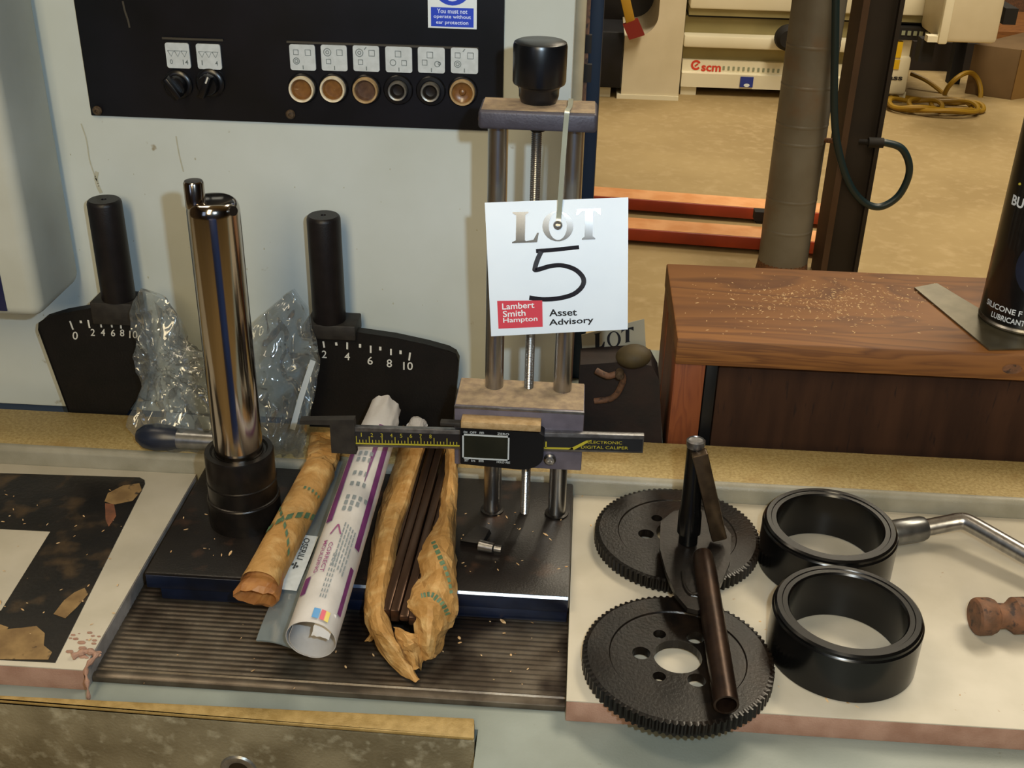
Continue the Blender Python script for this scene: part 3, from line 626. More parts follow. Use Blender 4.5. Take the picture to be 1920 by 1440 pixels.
# display housing
YH = YB-.0065
hl, hr = Py(863, 810, YH), Py(1019, 850, YH); ht, hb = Py(940, 809, YH).z, Py(940, 876, YH).z
P = [(hl.x, hb+.002)]+[(hl.x+.0006, hb+.0008)]
P += [(hr.x-.016+.016*math.sin(a), hb-.0012+.011-.011*math.cos(a)) for a in [PI/2*i/8 for i in range(9)]] + [(hr.x, ht-.002), (hr.x-.003, ht), (hl.x+.001, ht+.0008), (hl.x, ht)]
b = NB(); prism(b, [(x, YH, z) for x, z in P], (0, .0115, 0)); hs = obj('display_housing', b, 'caliper_body', ca)
ft_, fb_ = Py(905, 815, YH).z, Py(905, 861, YH).z; fl_, fr_ = Py(867, 838, YH).x, Py(955, 840, YH).x; wq = .0010
b = NB()
for (x0, z0_, x1, z1) in ((fl_, ft_-wq, fr_, ft_), (fl_, fb_, fr_, fb_+wq), (fl_, fb_, fl_+wq, ft_), (fr_-wq, fb_, fr_, ft_)): box(b, (x0, YH-.0006, z0_), (x1, YH+.0005, z1))
obj('screen_frame', b, 'lcd_frame', hs)
b = NB(); box(b, (fl_+wq, YH-.0002, fb_+wq), (fr_-wq, YH+.001, ft_-wq)); obj('lcd_screen', b, 'lcd', hs)
b = NB()
for s, x, w_, z in (('ON', 869, 7, ft_+.0006), ('OFF', 881, 12, ft_+.0006), ('mm', 899, 8, ft_+.0006), ('ZERO', 932, 22, ft_+.0006), ('SET', 871, 8, fb_-.0022), ('in', 884, 7, fb_-.0022), ('mm', 898, 9, fb_-.0022), ('HOLD ABS', 932, 25, fb_-.0022)):
    x0 = Py(x, 838, YH).x; x1 = Py(x+w_, 838, YH).x; text(b, s, para((x0, YH-.0003, z), (x1, YH-.0003, z), (x0, YH-.0003, z+.0017)), .01)
obj('lettering', b, 'lcd_frame', hs)
b = NB(); box(b, (hl.x+.0002, YH+.0008, ht+.0004), (Py(1014, 800, YH).x, YH+.0125, Py(940, 800, YH).z+.0018), .0006); obj('dusty_cover', b, 'brass_dust', hs)
p = Py(935, 792, YH+.005); b = NB(); lathe(b, [(.0024, -.002), (.0024, 0), (.0036, .0006), (.0036, .0022), (.0026, .0034), (0, .0036)], p-Vector((0, 0, .002)), n=24); obj('thumb_screw', b, 'brass_dust', hs)
p = Py(1031, 860, YF); b = NB(); lathe(b, [(.0042, 0), (.0042, .0018), (.003, .003), (.0015, .0032), (.001, .0024), (0, .0024)], p, NF, 28); obj('clamp_screw', b, 'steel', cr)

# ================================================================== LOT TAG
TY = .6530
def tp_(x, y, o=0):          # the card hangs with its top leaning back
    q_ = Py(x, y, TY)
    for _ in range(3):
        v = min(1.05, max(-.05, (.262-q_.z)/.092)); q_ = Py(x, y, TY+.016-(.040*v-.020*v*v)-o)
    return q_
lt = thing('lot_tag', 'white auction card marked LOT 5 tied to the gauge', 'tag', tp_(1047, 620))
rows = []; n = 14
TL_, TR_, BR_, BL_ = (909, 380), (1178, 370), (1177, 617), (921, 630)
for j in range(n+1):
    v = j/n; l = (TL_[0]+(BL_[0]-TL_[0])*v, TL_[1]+(BL_[1]-TL_[1])*v); r = (TR_[0]+(BR_[0]-TR_[0])*v, TR_[1]+(BR_[1]-TR_[1])*v)
    rows.append([tp_(l[0]+(r[0]-l[0])*i/n, l[1]+(r[1]-l[1])*i/n) for i in range(n+1)])
b = NB(); grid(b, rows); solid(b, .0005); obj('card', b, 'card', lt)
o1 = .0008
def pl(b, pts): b.faces.new([b.verts.new(tp_(x, y, o1)) for x, y in pts])
b = NB()   # serif LOT
def Lp(u, v, base, sx=1): # local letter units: px along the tilted baseline
    return (base[0]+u*sx+v*.02, base[1]-u*.035-v)
def poly(b, base, pts):
    f = b.faces.new([b.verts.new(tp_(*Lp(u, v, base), o1)) for u, v in pts]); b.normal_update(); bmesh.ops.triangulate(b, faces=[f])
poly(b, (960, 456), [(0, 0), (47, 0), (50, 18), (47, 18), (40, 5), (26, 3), (24, 5), (24, 52), (30, 56), (30, 58), (0, 58), (0, 56), (7, 52), (7, 5), (0, 2)])
ce = (1046, 424); N_ = 40; Vo = [b.verts.new(tp_(ce[0]+29*math.cos(2*PI*i/N_), ce[1]-28.5*math.sin(2*PI*i/N_), o1)) for i in range(N_)]; Vi = [b.verts.new(tp_(ce[0]+17*math.cos(2*PI*i/N_), ce[1]-26*math.sin(2*PI*i/N_), o1)) for i in range(N_)]
for i in range(N_): b.faces.new((Vo[i], Vo[(i+1) % N_], Vi[(i+1) % N_], Vi[i]))
poly(b, (1078, 450), [(13, 0), (38, 0), (38, 2), (33, 6), (33, 54), (36, 54), (45, 46), (48, 46), (47, 58), (3, 58), (1, 46), (4, 46), (13, 54), (18, 54), (18, 6), (13, 2)])
obj('lot_letters', b, 'card_gloss', lt)
b = NB(); k = mpp(tp_(1047, 500))
def px5(x, y): return (900+x*.1945, 360+y*.1945)
stroke(b, [tp_(*px5(540, 572), o1), tp_(*px5(700, 562), o1), tp_(*px5(955, 535), o1)], 9.2*k, NF)
stroke(b, spline([tp_(*px5(x, y), o1) for x, y in ((590, 575), (555, 650), (530, 735), (545, 752), (680, 715), (800, 710), (920, 750), (995, 830), (985, 910), (900, 985), (760, 1025), (600, 1035), (475, 1018))], 6), 9.2*k, NF); obj('handwritten_five', b, 'marker', lt)
b = NB(); pl(b, [px5(178, 1318), px5(605, 1300), px5(600, 1045), px5(165, 1050)]); rl = obj('red_logo', b, 'card_red', lt)
b = NB(); o2 = .0011
for s, x0, y0, x1, y1, h in (('Lambert', 215, 1135, 525, 1118, 60), ('Smith', 222, 1207, 440, 1194, 60), ('Hampton', 225, 1275, 555, 1256, 60)):
    f = para(tp_(*px5(x0, y0), o2), tp_(*px5(x1, y1), o2), tp_(*px5(x0-3, y0-h), o2)); text(b, s, f, .012)
obj('lettering', b, 'sign_white', rl)
b = NB()
for s, x0, y0, x1, y1, h in (('Asset', 667, 1200, 935, 1192, 68), ('Advisory', 667, 1305, 1095, 1278, 76)):
    text(b, s, para(tp_(*px5(x0, y0), o1), tp_(*px5(x1, y1), o1), tp_(*px5(x0-3, y0-h), o1)), .02)
obj('lettering', b, 'card_black', lt)
b = NB(); p = tp_(1046, 422, .0012); lathe(b, [(.0011, .0002), (.0013, .0012), (.0026, .0012), (.0028, 0)], p, NF, 24); obj('eyelet', b, 'sleeve_grey', lt)
pts = spline([tp_(1046, 424, .0026), tp_(1049, 395, .003), Py(1055, 310, .6585), Py(1060, 245, .6603), Py(1063, 212, .6606), Vector((-.0078, .6632, HZ1+.0020)), Vector((-.0070, .672, HZ1+.0012)), Vector((-.0066, .690, HZ1+.0012)), Vector((-.0064, .6955, HZ1-.002)), Vector((-.0062, .6955, HZ0-.004))], 6)
b = NB(); N0 = None
for side in (1,):
    V = []
    for i, q_ in enumerate(pts):
        t = (pts[min(i+1, len(pts)-1)]-pts[max(i-1, 0)]).normalized(); s = (Vector((1, 0, 0))-t*t.x).normalized(); nn = s.cross(t)
        V.append([b.verts.new(q_+s*a+nn*c) for a, c in ((-.0015, -.0004), (.0015, -.0004), (.0015, .0004), (-.0015, .0004))])
    for A, B in zip(V, V[1:]):
        for i in range(4): b.faces.new((A[i], A[(i+1) % 4], B[(i+1) % 4], B[i]))
    b.faces.new(V[0]); b.faces.new(V[-1])
obj('cable_tie', b, 'tie_film', lt)

# ================================================================== WRAPPED ROLL (left)
def axis_frame(A, B):
    A, B = Vector(A), Vector(B); ax = (B-A).normalized(); to = (EYE-(A+B)/2); e1 = (to-ax*to.dot(ax)).normalized(); e2 = ax.cross(e1)
    if e2.x < 0: e2 = -e2
    return A, B, ax, e1, e2
def crumple(p, amp, fq):
    p = Vector(p); v = Vector(noise.noise_vector(p*fq)); k = 1-2.2*abs(noise.noise(p*fq*.8+Vector((3, 1, 7)))); k2 = 1-2.2*abs(noise.noise(p*fq*1.9))
    return (v*.55+Vector((.25, .25, .8))*(k*.6+k2*.3))*amp
def roll(bm, A, B, prof, n=40, amp=.0008, fq=90, squash=1):
    """prof: list of (t along axis, radius, squash)"""
    A, B, ax, e1, e2 = axis_frame(A, B); rows = []
    up = Vector((0, 0, 1)); up = (up-ax*up.dot(ax)).normalized(); sd = ax.cross(up)
    for t, r, sq in prof:
        c = A+(B-A)*t; row = []
        for i in range(n+1):
            a = 2*PI*(i % n)/n; p = c+up*(r*sq*math.sin(a))+sd*(r*math.cos(a)); row.append(p+crumple(p, amp, fq))
        rows.append(row)
    grid(bm, rows); bmesh.ops.remove_doubles(bm, verts=bm.verts[:], dist=1e-6); return bm
RZ = BT+.0128
A, B = Pz(493, 1085, RZ), Pz(597, 886, RZ+.002)
wr = thing('wrapped_roll', 'bar rolled in brown waxed paper beside the column, green print', 'roll', (A+B)/2-Vector((0, 0, RZ-BT)))
pf = [(-.055, .0128, .86), (-.02, .0124, .95)]+[(k/14, .0122, 1) for k in range(15)]+[(1.03, .0112, .95), (1.06, .0095, .8)]
b = NB(); roll(b, A, B, pf, 44, .0009, 110); obj('paper_sleeve', b, 'kraft', wr)
# twisted tail that rises over the ledge
C0 = B+(B-A)*.03; tl_ = spline([C0, Pz(606, 858, .0245), Py(606, 838, .757), Py(603, 815, .772)], 6); rows = []
for i, c in enumerate(tl_):
    t = i/(len(tl_)-1); wd = .0105+.0022*math.sin(t*3)-.001*t; hh_ = .008*(1-t)+.0025; row = []
    for k_ in range(15):
        a = 2*PI*(k_ % 14)/14; p = c+Vector((1, .15, 0))*(wd*math.cos(a))+Vector((0, -.3, 1))*(hh_*math.sin(a)); row.append(p+crumple(p, .0022, 160))
    rows.append(row)
b = NB(); grid(b, rows); bmesh.ops.remove_doubles(b, verts=b.verts[:], dist=1e-6); obj('twisted_tail', b, 'kraft', wr, flat=True)
# folded mouth at the front
A_0, B_0, ax, e1, e2 = axis_frame(A, B); rows = []
up = (Vector((0, 0, 1))-ax*ax.z).normalized(); sd = ax.cross(up)
for k_, (r, dd, sq) in enumerate(((.0122, .006, .95), (.0138, -.005, .72), (.0150, -.014, .55), (.0138, -.016, .42), (.0110, -.006, .35), (.009, .008, .3), (.004, .01, .2))):
    row = []
    for i in range(23):
        a = 2*PI*(i % 22)/22; p = A+ax*dd+up*(r*sq*math.sin(a)-.0035*(k_ > 0))+sd*(r*math.cos(a)); row.append(p+crumple(p, .0026 if k_ > 1 else .0006, 170))
    rows.append(row)
b = NB(); grid(b, rows); bmesh.ops.remove_doubles(b, verts=b.verts[:], dist=1e-6); obj('folded_mouth', b, 'kraft_in', wr, flat=True)
def wrapfn(A, B, r, sgn=1, lift=.0005):
    A, B, ax, e1, e2 = axis_frame(A, B); L_ = (B-A).length
    return lambda u, s: A+ax*(u*L_)+(e1*math.cos(s/r)+e2*math.sin(s/r))*(r+lift)
wf = wrapfn(A, B, .0122, lift=.0011)
b = NB()
def diag(b, wf, u0, s0, u1, s1, n, wu, ws):
    for k_ in range(n):
        t = (k_+.2)/n; t2 = (k_+.85)/n
        for (ta, tb) in ((t, t2),):
            ua, ub, sa, sb = u0+(u1-u0)*ta, u0+(u1-u0)*tb, s0+(s1-s0)*ta, s0+(s1-s0)*tb
            P_ = [wf(ua-wu, sa), wf(ub-wu, sb), wf(ub+wu, sb), wf(ua+wu, sa)]; quad(b, P_)
            if k_ % 2: 
                pass
diag(b, wf, .30, -.016, .56, .014, 6, .026, 0); diag(b, wf, .52, -.015, .14, .008, 7, .017, 0)
for k_ in range(5): quad(b, [wf(.68+.0*k_, -.004+.0028*k_), wf(.68, -.0026+.0028*k_), wf(.705, -.0026+.0028*k_), wf(.705, -.004+.0028*k_)])
obj('green_print', b, 'green_ink', wr)

# ================================================================== CLEAR SLEEVE
SZ = BT+.0022
P = [Pz(480, 1200, SZ), Pz(548, 1214, SZ), Pz(668, 862, SZ+.006), Pz(612, 858, SZ+.006)]
sl = thing('clear_sleeve', 'clear plastic sleeve strip with white label between the paper rolls', 'sleeve', (P[0]+P[2])/2-Vector((0, 0, .003)))
def sp(u, v, o=0): return P[0].lerp(P[1], u).lerp(P[3].lerp(P[2], u), v)+Vector((0, 0, o))
rows = [[sp(u/6, v/24, .0016*math.sin(PI*u/6)+.0006*math.sin(v*1.1)) for u in range(7)] for v in range(25)]
b = NB(); grid(b, rows); solid(b, .0012); obj('film', b, 'sleeve', sl)
def lb(x, y, o=.0030): return Pp(x, y, sp(.5, .4, o), (sp(1, 0)-sp(0, 0)).cross(sp(0, 1)-sp(0, 0)).normalized())
b = NB(); b.faces.new([b.verts.new(lb(*q_)) for q_ in ((521, 1104), (556, 1108), (597, 1006), (565, 1002))]); lbl = obj('label', b, 'label_white', sl)
o3 = .0034; b = NB(); text(b, 'OSERILI', para(lb(571, 1008, o3), lb(556, 1048, o3), lb(582, 1010, o3)), .02)
for dx, dy in ((0, 0), (4, 2), (-4, -2), (2, -4), (-2, 4)):
    c = lb(553+dx, 1060+dy, o3); rr = .0009; b.faces.new([b.verts.new(c+Vector((rr*math.cos(a), rr*math.sin(a)*1.6, 0))) for a in (0, 1, 2, 3, 4, 5)])
obj('lettering', b, 'ink', lbl)

# ================================================================== PRINTED LEAFLET ROLL
LR = .0152
A, B = Pz(583, 1200, BT+.0165), Py(722, 768, .752)
lf = thing('rolled_leaflet', 'rolled white leaflet with purple stripes and small print', 'leaflet', (A+B)/2-Vector((0, 0, LR)))
A_1, B_1, ax, e1, e2 = axis_frame(A, B); b = NB(); rows = []
NS = 26
for j in range(NS+1):
    t = j/NS; c = A.lerp(B, t); row = []; rr0 = LR*(1-.10*t) if t < .86 else LR*(.90-.12*(t-.86)/.14)
    for i in range(76):
        a = 2*PI*1.45*i/75+2.0; r = rr0*(1-.14*max(0, (i-50))/25); p = c+(e1*math.cos(a)+e2*math.sin(a))*r
        am = .0004+(.0022 if t > .86 else 0); row.append(p+crumple(p, am, 120))
    rows.append(row)
grid(b, rows); solid(b, .0003); obj('rolled_sheet', b, 'paper', lf)
L_ = (B-A).length
def lw(u, s, lift=.0009): r = LR*(1-.10*u); return A+ax*(u*L_)+(e1*math.cos(s)+e2*math.sin(s))*(r+lift)
def band(b, u0, s0, u1, s1, wd, wd2=None, n=16, lift=.0009):
    wd2 = wd if wd2 is None else wd2
    rows = [[lw(u0+(u1-u0)*j/n, s0+(s1-s0)*j/n+(wd+(wd2-wd)*j/n)*(i/4-.5), lift) for i in range(5)] for j in range(n+1)]; grid(b, rows)
b = NB(); band(b, .385, -.95, .84, -1.0, .34); band(b, .30, .72, .84, .62, .30); band(b, .56, .12, .84, .12, .03, .34); band(b, .23, .78, .06, .80, .22); band(b, .10, -1.0, .165, -1.0, .30); obj('purple_stripe', b, 'purple', lf)
b = NB()
for (u0, s0, n_, dn_, ds) in ((.80, -.55, 3, .0, .28), (.755, -.55, 3, 0, .28), (.68, -.5, 3, 0, .27), (.65, -.5, 3, 0, .27), (.585, -.45, 3, 0, .27), (.535, -.42, 3, 0, .28), (.475, -.40, 4, 0, .28), (.45, -.40, 3, 0, .26), (.425, -.40, 2, 0, .26)):
    for k_ in range(n_): band(b, u0, s0+ds*k_, u0+.018, s0+ds*k_, .15, n=2)
for k_ in range(5):
    for q_ in range(8): band(b, .375-.022*q_-.006*k_, -.12+.13*k_, .375-.022*q_-.006*k_-.014-.005*random.random(), -.12+.13*k_, .055, n=2)
for k_ in range(3):
    for q_ in range(9): band(b, .25-.019*q_, -.18+.10*k_, .25-.019*q_-.012, -.18+.10*k_, .04, n=2)
obj('small_print', b, 'text_grey', lf)
b = NB()
for k_ in range(2):
    s = -.70+.27*k_; u0, u1 = (.30-.01*k_, .175-.0*k_)
    text(b, ('MOULDING', 'CORRECT')[k_], lambda x, y, s=s, u0=u0, u1=u1: lw(u0+(u1-u0)*x, s-.09+.17*y, .0011), .015)
tr_ = [(-.62, .325), (-.40, .365), (-.18, .325), (-.62, .325)]
for (s0, u0), (s1, u1) in zip(tr_, tr_[1:]): band(b, u0, s0, u1, s1, .07, n=6)
band(b, .335, -.48, .335, -.32, .05, n=3); obj('purple_lettering', b, 'text_pink', lf)
b = NB(); rows = [[A+ax*(.002+.010*i/6)+(e1*(.0125-.011*(1-i/6))+e2*(-.001+.011*j/6))+crumple(A+ax*i*.01+e2*j*.01, .0012, 300) for j in range(7)] for i in range(7)]
grid(b, rows); solid(b, .0003); obj('inner_fold', b, 'paper', lf)
for nm, mt, s0 in (('cyan_patch', 'cyan', -.12), ('red_patch', 'magenta', .14), ('yellow_patch', 'yellow_ink', .3)):
    b = NB(); band(b, .012, s0, .045, s0, .24 if mt == 'cyan' else .18, n=3, lift=.0012); obj(nm, b, mt, lf)

# ================================================================== OPEN PACKET OF KNIFE BARS
kp = thing('torn_wrapper', 'torn open brown paper wrapper around dark steel bars, green print', 'wrapper', Pz(770, 1000, BT))
K0, K1 = (718, 1190), (836, 838)
for k_ in range(5):
    f0, f1 = (706+17*k_, 1146+5*k_), (800+16*k_, 822)
    z_ = BT+.0032+.0012*(k_ % 2); a, c = Pz(*f0, z_), Pz(*f1, z_+.003); d = (c-a).normalized(); s = Vector((d.y, -d.x, 0)).normalized()*.0030; u = Vector((0, 0, .0022+.0012*(k_ % 3)))
    b = NB(); hexa(b, [a-s-u, a+s-u, c+s-u, c-s-u], [a-s+u, a+s+u, c+s+u, c-s+u], .0013)
    tag(obj('knife_bar', b, 'rods'), ('leftmost', 'second from left', 'middle', 'second from right', 'rightmost')[k_]+' dark steel bar of the five in the torn brown wrapper', 'steel bar', 'steel bars in the torn wrapper')
def flap(name, rows_px, amp, fq, sub=4, m='kraft'):
    """rows_px: list of rows, each a list of (x, y, z)"""
    R_ = [[Pz(*q_) for q_ in r] for r in rows_px]; R2 = [spline(r, 3) for r in R_]
    cols = [spline([r[i] for r in R2], sub) for i in range(len(R2[0]))]; rows = [[c[j] for c in cols] for j in range(len(cols[0]))]
    rows = [[p+crumple(p, amp, fq)+crumple(p, amp*.5, fq*2.7) for p in r] for r in rows]
    b = NB(); grid(b, rows); solid(b, .0002)
    for v in b.verts: v.co.z = max(v.co.z, PT+.0004)
    return obj(name, b, m, kp, flat=True)
z1 = BT+.001
flap('left_flap', [[(755, 800, .022), (772, 805, .028), (800, 812, .024), (808, 815, .018)],
  [(745, 850, z1+.004), (768, 850, .025), (790, 848, .026), (795, 850, .014)],
  [(718, 930, z1), (736, 928, .022), (764, 925, .024), (773, 930, .012)],
  [(700, 1000, z1), (712, 995, .022), (738, 1000, .024), (752, 1005, .013)],
  [(690, 1070, z1), (698, 1068, .018), (722, 1072, .022), (738, 1080, .013)],
  [(682, 1130, .009), (688, 1128, .016), (712, 1132, .020), (726, 1140, .012)],
  [(686, 1170, .006), (694, 1172, .012), (716, 1175, .016), (735, 1180, .008)],
  [(704, 1210, -.002), (712, 1208, .006), (735, 1206, .010), (748, 1212, .002)],
  [(730, 1250, -.009), (742, 1248, -.004), (760, 1246, -.002), (772, 1252, -.008)],
  [(768, 1278, -.0112), (774, 1280, -.0100), (780, 1282, -.0095), (786, 1278, -.0110)]], .0018, 130)
flap('right_flap', [[(828, 812, .018), (838, 812, .024), (852, 815, .024), (860, 818, .014)],
  [(832, 860, .014), (842, 858, .026), (852, 860, .024), (856, 862, .013)],
  [(822, 930, .013), (838, 928, .024), (852, 930, .022), (856, 935, .011)],
  [(812, 985, .013), (832, 982, .026), (848, 985, .022), (853, 990, .011)],
  [(782, 1040, .016), (815, 1035, .028), (845, 1045, .024), (853, 1055, .011)],
  [(785, 1085, .015), (815, 1082, .026), (845, 1090, .020), (855, 1100, .010)],
  [(760, 1130, .016), (800, 1130, .024), (838, 1135, .018), (857, 1140, .008)],
  [(770, 1165, .012), (800, 1165, .020), (828, 1168, .014), (850, 1172, .003)],
  [(780, 1205, .004), (798, 1203, .012), (815, 1205, .008), (835, 1195, .0)],
  [(792, 1245, -.008), (798, 1244, -.004), (805, 1240, -.003), (826, 1228, -.009)]], .0026, 150)
flap('torn_end', [[(735, 1180, .006), (752, 1185, .010), (770, 1190, .008)], [(745, 1210, .004), (760, 1205, .010), (785, 1205, .006)], [(758, 1235, -.004), (772, 1230, .001), (792, 1236, -.006)], [(772, 1262, -.0095), (780, 1262, -.006), (788, 1258, -.010)]], .003, 170)
flap('paper_scrap', [[(683, 1205, -.011), (690, 1203, -.008), (697, 1204, -.011)], [(692, 1192, -.006), (698, 1190, -.002), (705, 1190, -.006)], [(698, 1175, .002), (704, 1174, .005), (708, 1172, .002)]], .001, 200)
flap('white_end', [[(762, 800, .030), (775, 783, .034), (796, 790, .032), (800, 800, .028)], [(758, 812, .026), (772, 806, .034), (790, 806, .032), (798, 812, .026)]], .002, 160, m='paper')
# green printing on the right flap
def onflap(pts, wd, nm):
    b = NB()
    dg = bpy.context.evaluated_depsgraph_get(); dg.update()
    ob = [o for o in kp.children if o.name.startswith('right_flap')][0]; inv = Matrix.Translation(-ORG[kp.name]); q2 = spline(pts, 10)
    hits = []
    for q_ in q2:
        d = ray(q_.x, q_.y); ok, loc, nn, _ = ob.ray_cast(EYE-ORG[kp.name], d.normalized())
        if ok: hits.append(loc+ORG[kp.name]-d.normalized()*.0006)
    for i in range(0, len(hits)-2, 3): stroke(b, hits[i:i+3], wd, (EYE-hits[i]).normalized())
    if len(b.verts): obj(nm, b, 'green_ink', kp)
    else: b.free()
bpy.context.view_layer.update()
onflap([(812, 1015, 0), (825, 1045, 0), (838, 1080, 0), (845, 1115, 0)], .0032, 'green_print'); onflap([(790, 1120, 0), (810, 1118, 0), (828, 1135, 0), (838, 1155, 0)], .0050, 'green_print')

# ================================================================== SMALL PARTS ON THE BASE
p = Pz(908, 1028, BT); fx = thing('clamp_fitting', 'small steel clamp fitting lying on the gauge base', 'fitting', p)
b = NB(); hexa(b, [Pz(862, 1014, BT), Pz(905, 1022, BT), Pz(922, 1000, BT), Pz(893, 984, BT)], [Pz(862, 1014, BT+.004), Pz(903, 1020, BT+.005), Pz(918, 992, BT+.007), Pz(893, 984, BT+.006)], .0006); obj('wedge', b, 'block_dark', fx)
b = NB(); cyl(b, Pz(898, 1022, BT+.0042), Pz(926, 1028, BT+.0042), .0040, .0036, 20, .0004); cyl(b, Pz(927, 1028, BT+.0042), Pz(940, 1030, BT+.0042), .0026, n=16); obj('threaded_stud', b, 'steel', fx)
b = NB()
def chip(b, x, y, z, s):
    p = Pz(x, y, z+s*.15); a = random.uniform(0, PI); mtx = Matrix.Translation(p) @ Matrix.Rotation(a, 4, 'Z') @ Matrix.Diagonal((random.uniform(.9, 2.6), .6, .3, 1)); bmesh.ops.create_icosphere(b, subdivisions=1, radius=s, matrix=mtx)
for k_ in range(26): chip(b, random.uniform(865, 1065), random.uniform(960, 1090), BT, random.uniform(.0004, .0010))
for k_ in range(10): chip(b, random.uniform(290, 440), random.uniform(960, 1060), BT, random.uniform(.0003, .0009))
for x, y, s in ((432, 1037, .0016), (1023, 1002, .0014), (861, 1196, .0018), (862, 1205, .0012), (943, 1165, .0022), (958, 1228, .0014), (945, 1187, .0010), (700, 1228, .0009), (648, 1250, .0012), (630, 1222, .0008)): chip(b, x, y, (BT if y < 1100 else PT), s)
for k_ in range(26): chip(b, random.uniform(230, 1050), random.uniform(1165, 1290), PT, random.uniform(.0003, .0008))
for k_ in range(40):
    x, y = random.uniform(0, 230), random.uniform(910, 1200); chip(b, x, y, .0005, random.uniform(.0003, .0011))
for x, y in ((1092, 930), (1108, 985), (1424, 997), (1423, 1000), (1425, 1165), (1435, 1180), (1550, 1312), (1590, 1318), (1607, 1325), (1460, 1287), (1800, 1303), (1310, 1232)): chip(b, x, y, 0, random.uniform(.0005, .0011))
tag(obj('wood_chips', b, 'chips'), 'scattered pale wood chips on the gauge base and ribbed plate', 'chips', kind='stuff')

# ================================================================== PLASTIC BAG
def span(poly, y):
    xs = []
    for (x0, y0), (x1, y1) in zip(poly, poly[1:]+poly[:1]):
        if (y0-y)*(y1-y) <= 0 and y0 != y1: xs.append(x0+(x1-x0)*(y-y0)/(y1-y0))
    return (min(xs), max(xs)) if xs else None
PB0, PBN = Vector((0, .738, .020)), Vector((0, -.96, .30)).normalized()
bag = thing('plastic_bag', 'crumpled clear plastic bag behind the chrome column', 'bag', Pp(400, 850, PB0, PBN))
polys = [[(243, 566), (262, 541), (300, 560), (338, 600), (346, 640), (372, 660), (400, 665), (420, 700), (430, 790), (420, 872), (370, 868), (262, 835), (236, 800), (262, 725), (252, 690)],
         [(450, 640), (480, 600), (548, 542), (574, 580), (580, 620), (597, 672), (588, 740), (572, 800), (568, 874), (520, 886), (440, 874), (410, 800), (415, 700)]]
for q_i, poly_ in enumerate(polys):
    for lay, off in enumerate((0, .016)):
        y0, y1 = min(q_[1] for q_ in poly_)+1, max(q_[1] for q_ in poly_)-1; rows = []
        for j in range(81):
            y = y0+(y1-y0)*j/80; sx = span(poly_, y); row = []
            for i in range(61):
                u = i/60; x = sx[0]+(sx[1]-sx[0])*u; p = Pp(x, y, PB0, PBN); bul = math.sin(PI*u)*math.sin(PI*min(1, max(0, j/80)))
                kx, ky = ((292, 690), (520, 900))[q_i]; th = math.atan2(y-ky, x-kx); rd = math.hypot(x-kx, y-ky)/100; pp_ = Vector((th*2.6, rd*.9, lay*4.7+q_i*9)); nz_ = (1-abs(noise.noise(pp_))*3.4)*min(1, .25+rd); n2 = 1-abs(noise.noise(Vector((x*.030, y*.024, lay*3+q_i))))*2.8
                row.append(p+PBN*((.010*bul)*(1 if lay == 0 else -1)+nz_*.0046+n2*.0030+(-.004 if lay == 0 else -.010)))
            rows.append(row)
        b = NB(); grid(b, rows); bmesh.ops.recalc_face_normals(b, faces=b.faces[:]); obj('film', b, 'clear', bag)
b = NB(); stroke(b, spline([Pp(548, 805, PB0-PBN*-.016, PBN), Pp(566, 740, PB0-PBN*-.016, PBN), Pp(587, 676, PB0-PBN*-.016, PBN)], 6), .0042, PBN); solid(b, .0008); obj('rolled_seam', b, 'seam_film', bag)
ch = thing('bulb_bolt', 'zinc bolt with dark bulb knob inside the plastic bag', 'bolt', Pz(290, 850, LT))
c0, c1 = Pz(335, 822, LT+.0115), Pz(425, 828, LT+.0115); dv = (c0-c1).normalized()
b = NB(); lathe(b, [(0, .033), (.0050, .0325), (.0092, .027), (.0108, .018), (.0100, .008), (.0078, 0), (0, 0)], c0, dv, 36); obj('bulb_knob', b, 'knob_navy', ch)
b = NB(); cyl(b, c0, c1, .0078, n=28); obj('shank', b, 'zinc', ch)
b = NB(); q_ = [Py(x, y, .772) for x, y in ((305, 806), (396, 812), (392, 782), (308, 772))]; prism(b, q_, (0, .0005, 0)); tag(obj('paper_slip', b, 'slip'), 'pale paper slip inside the plastic bag above the bolt', 'paper')

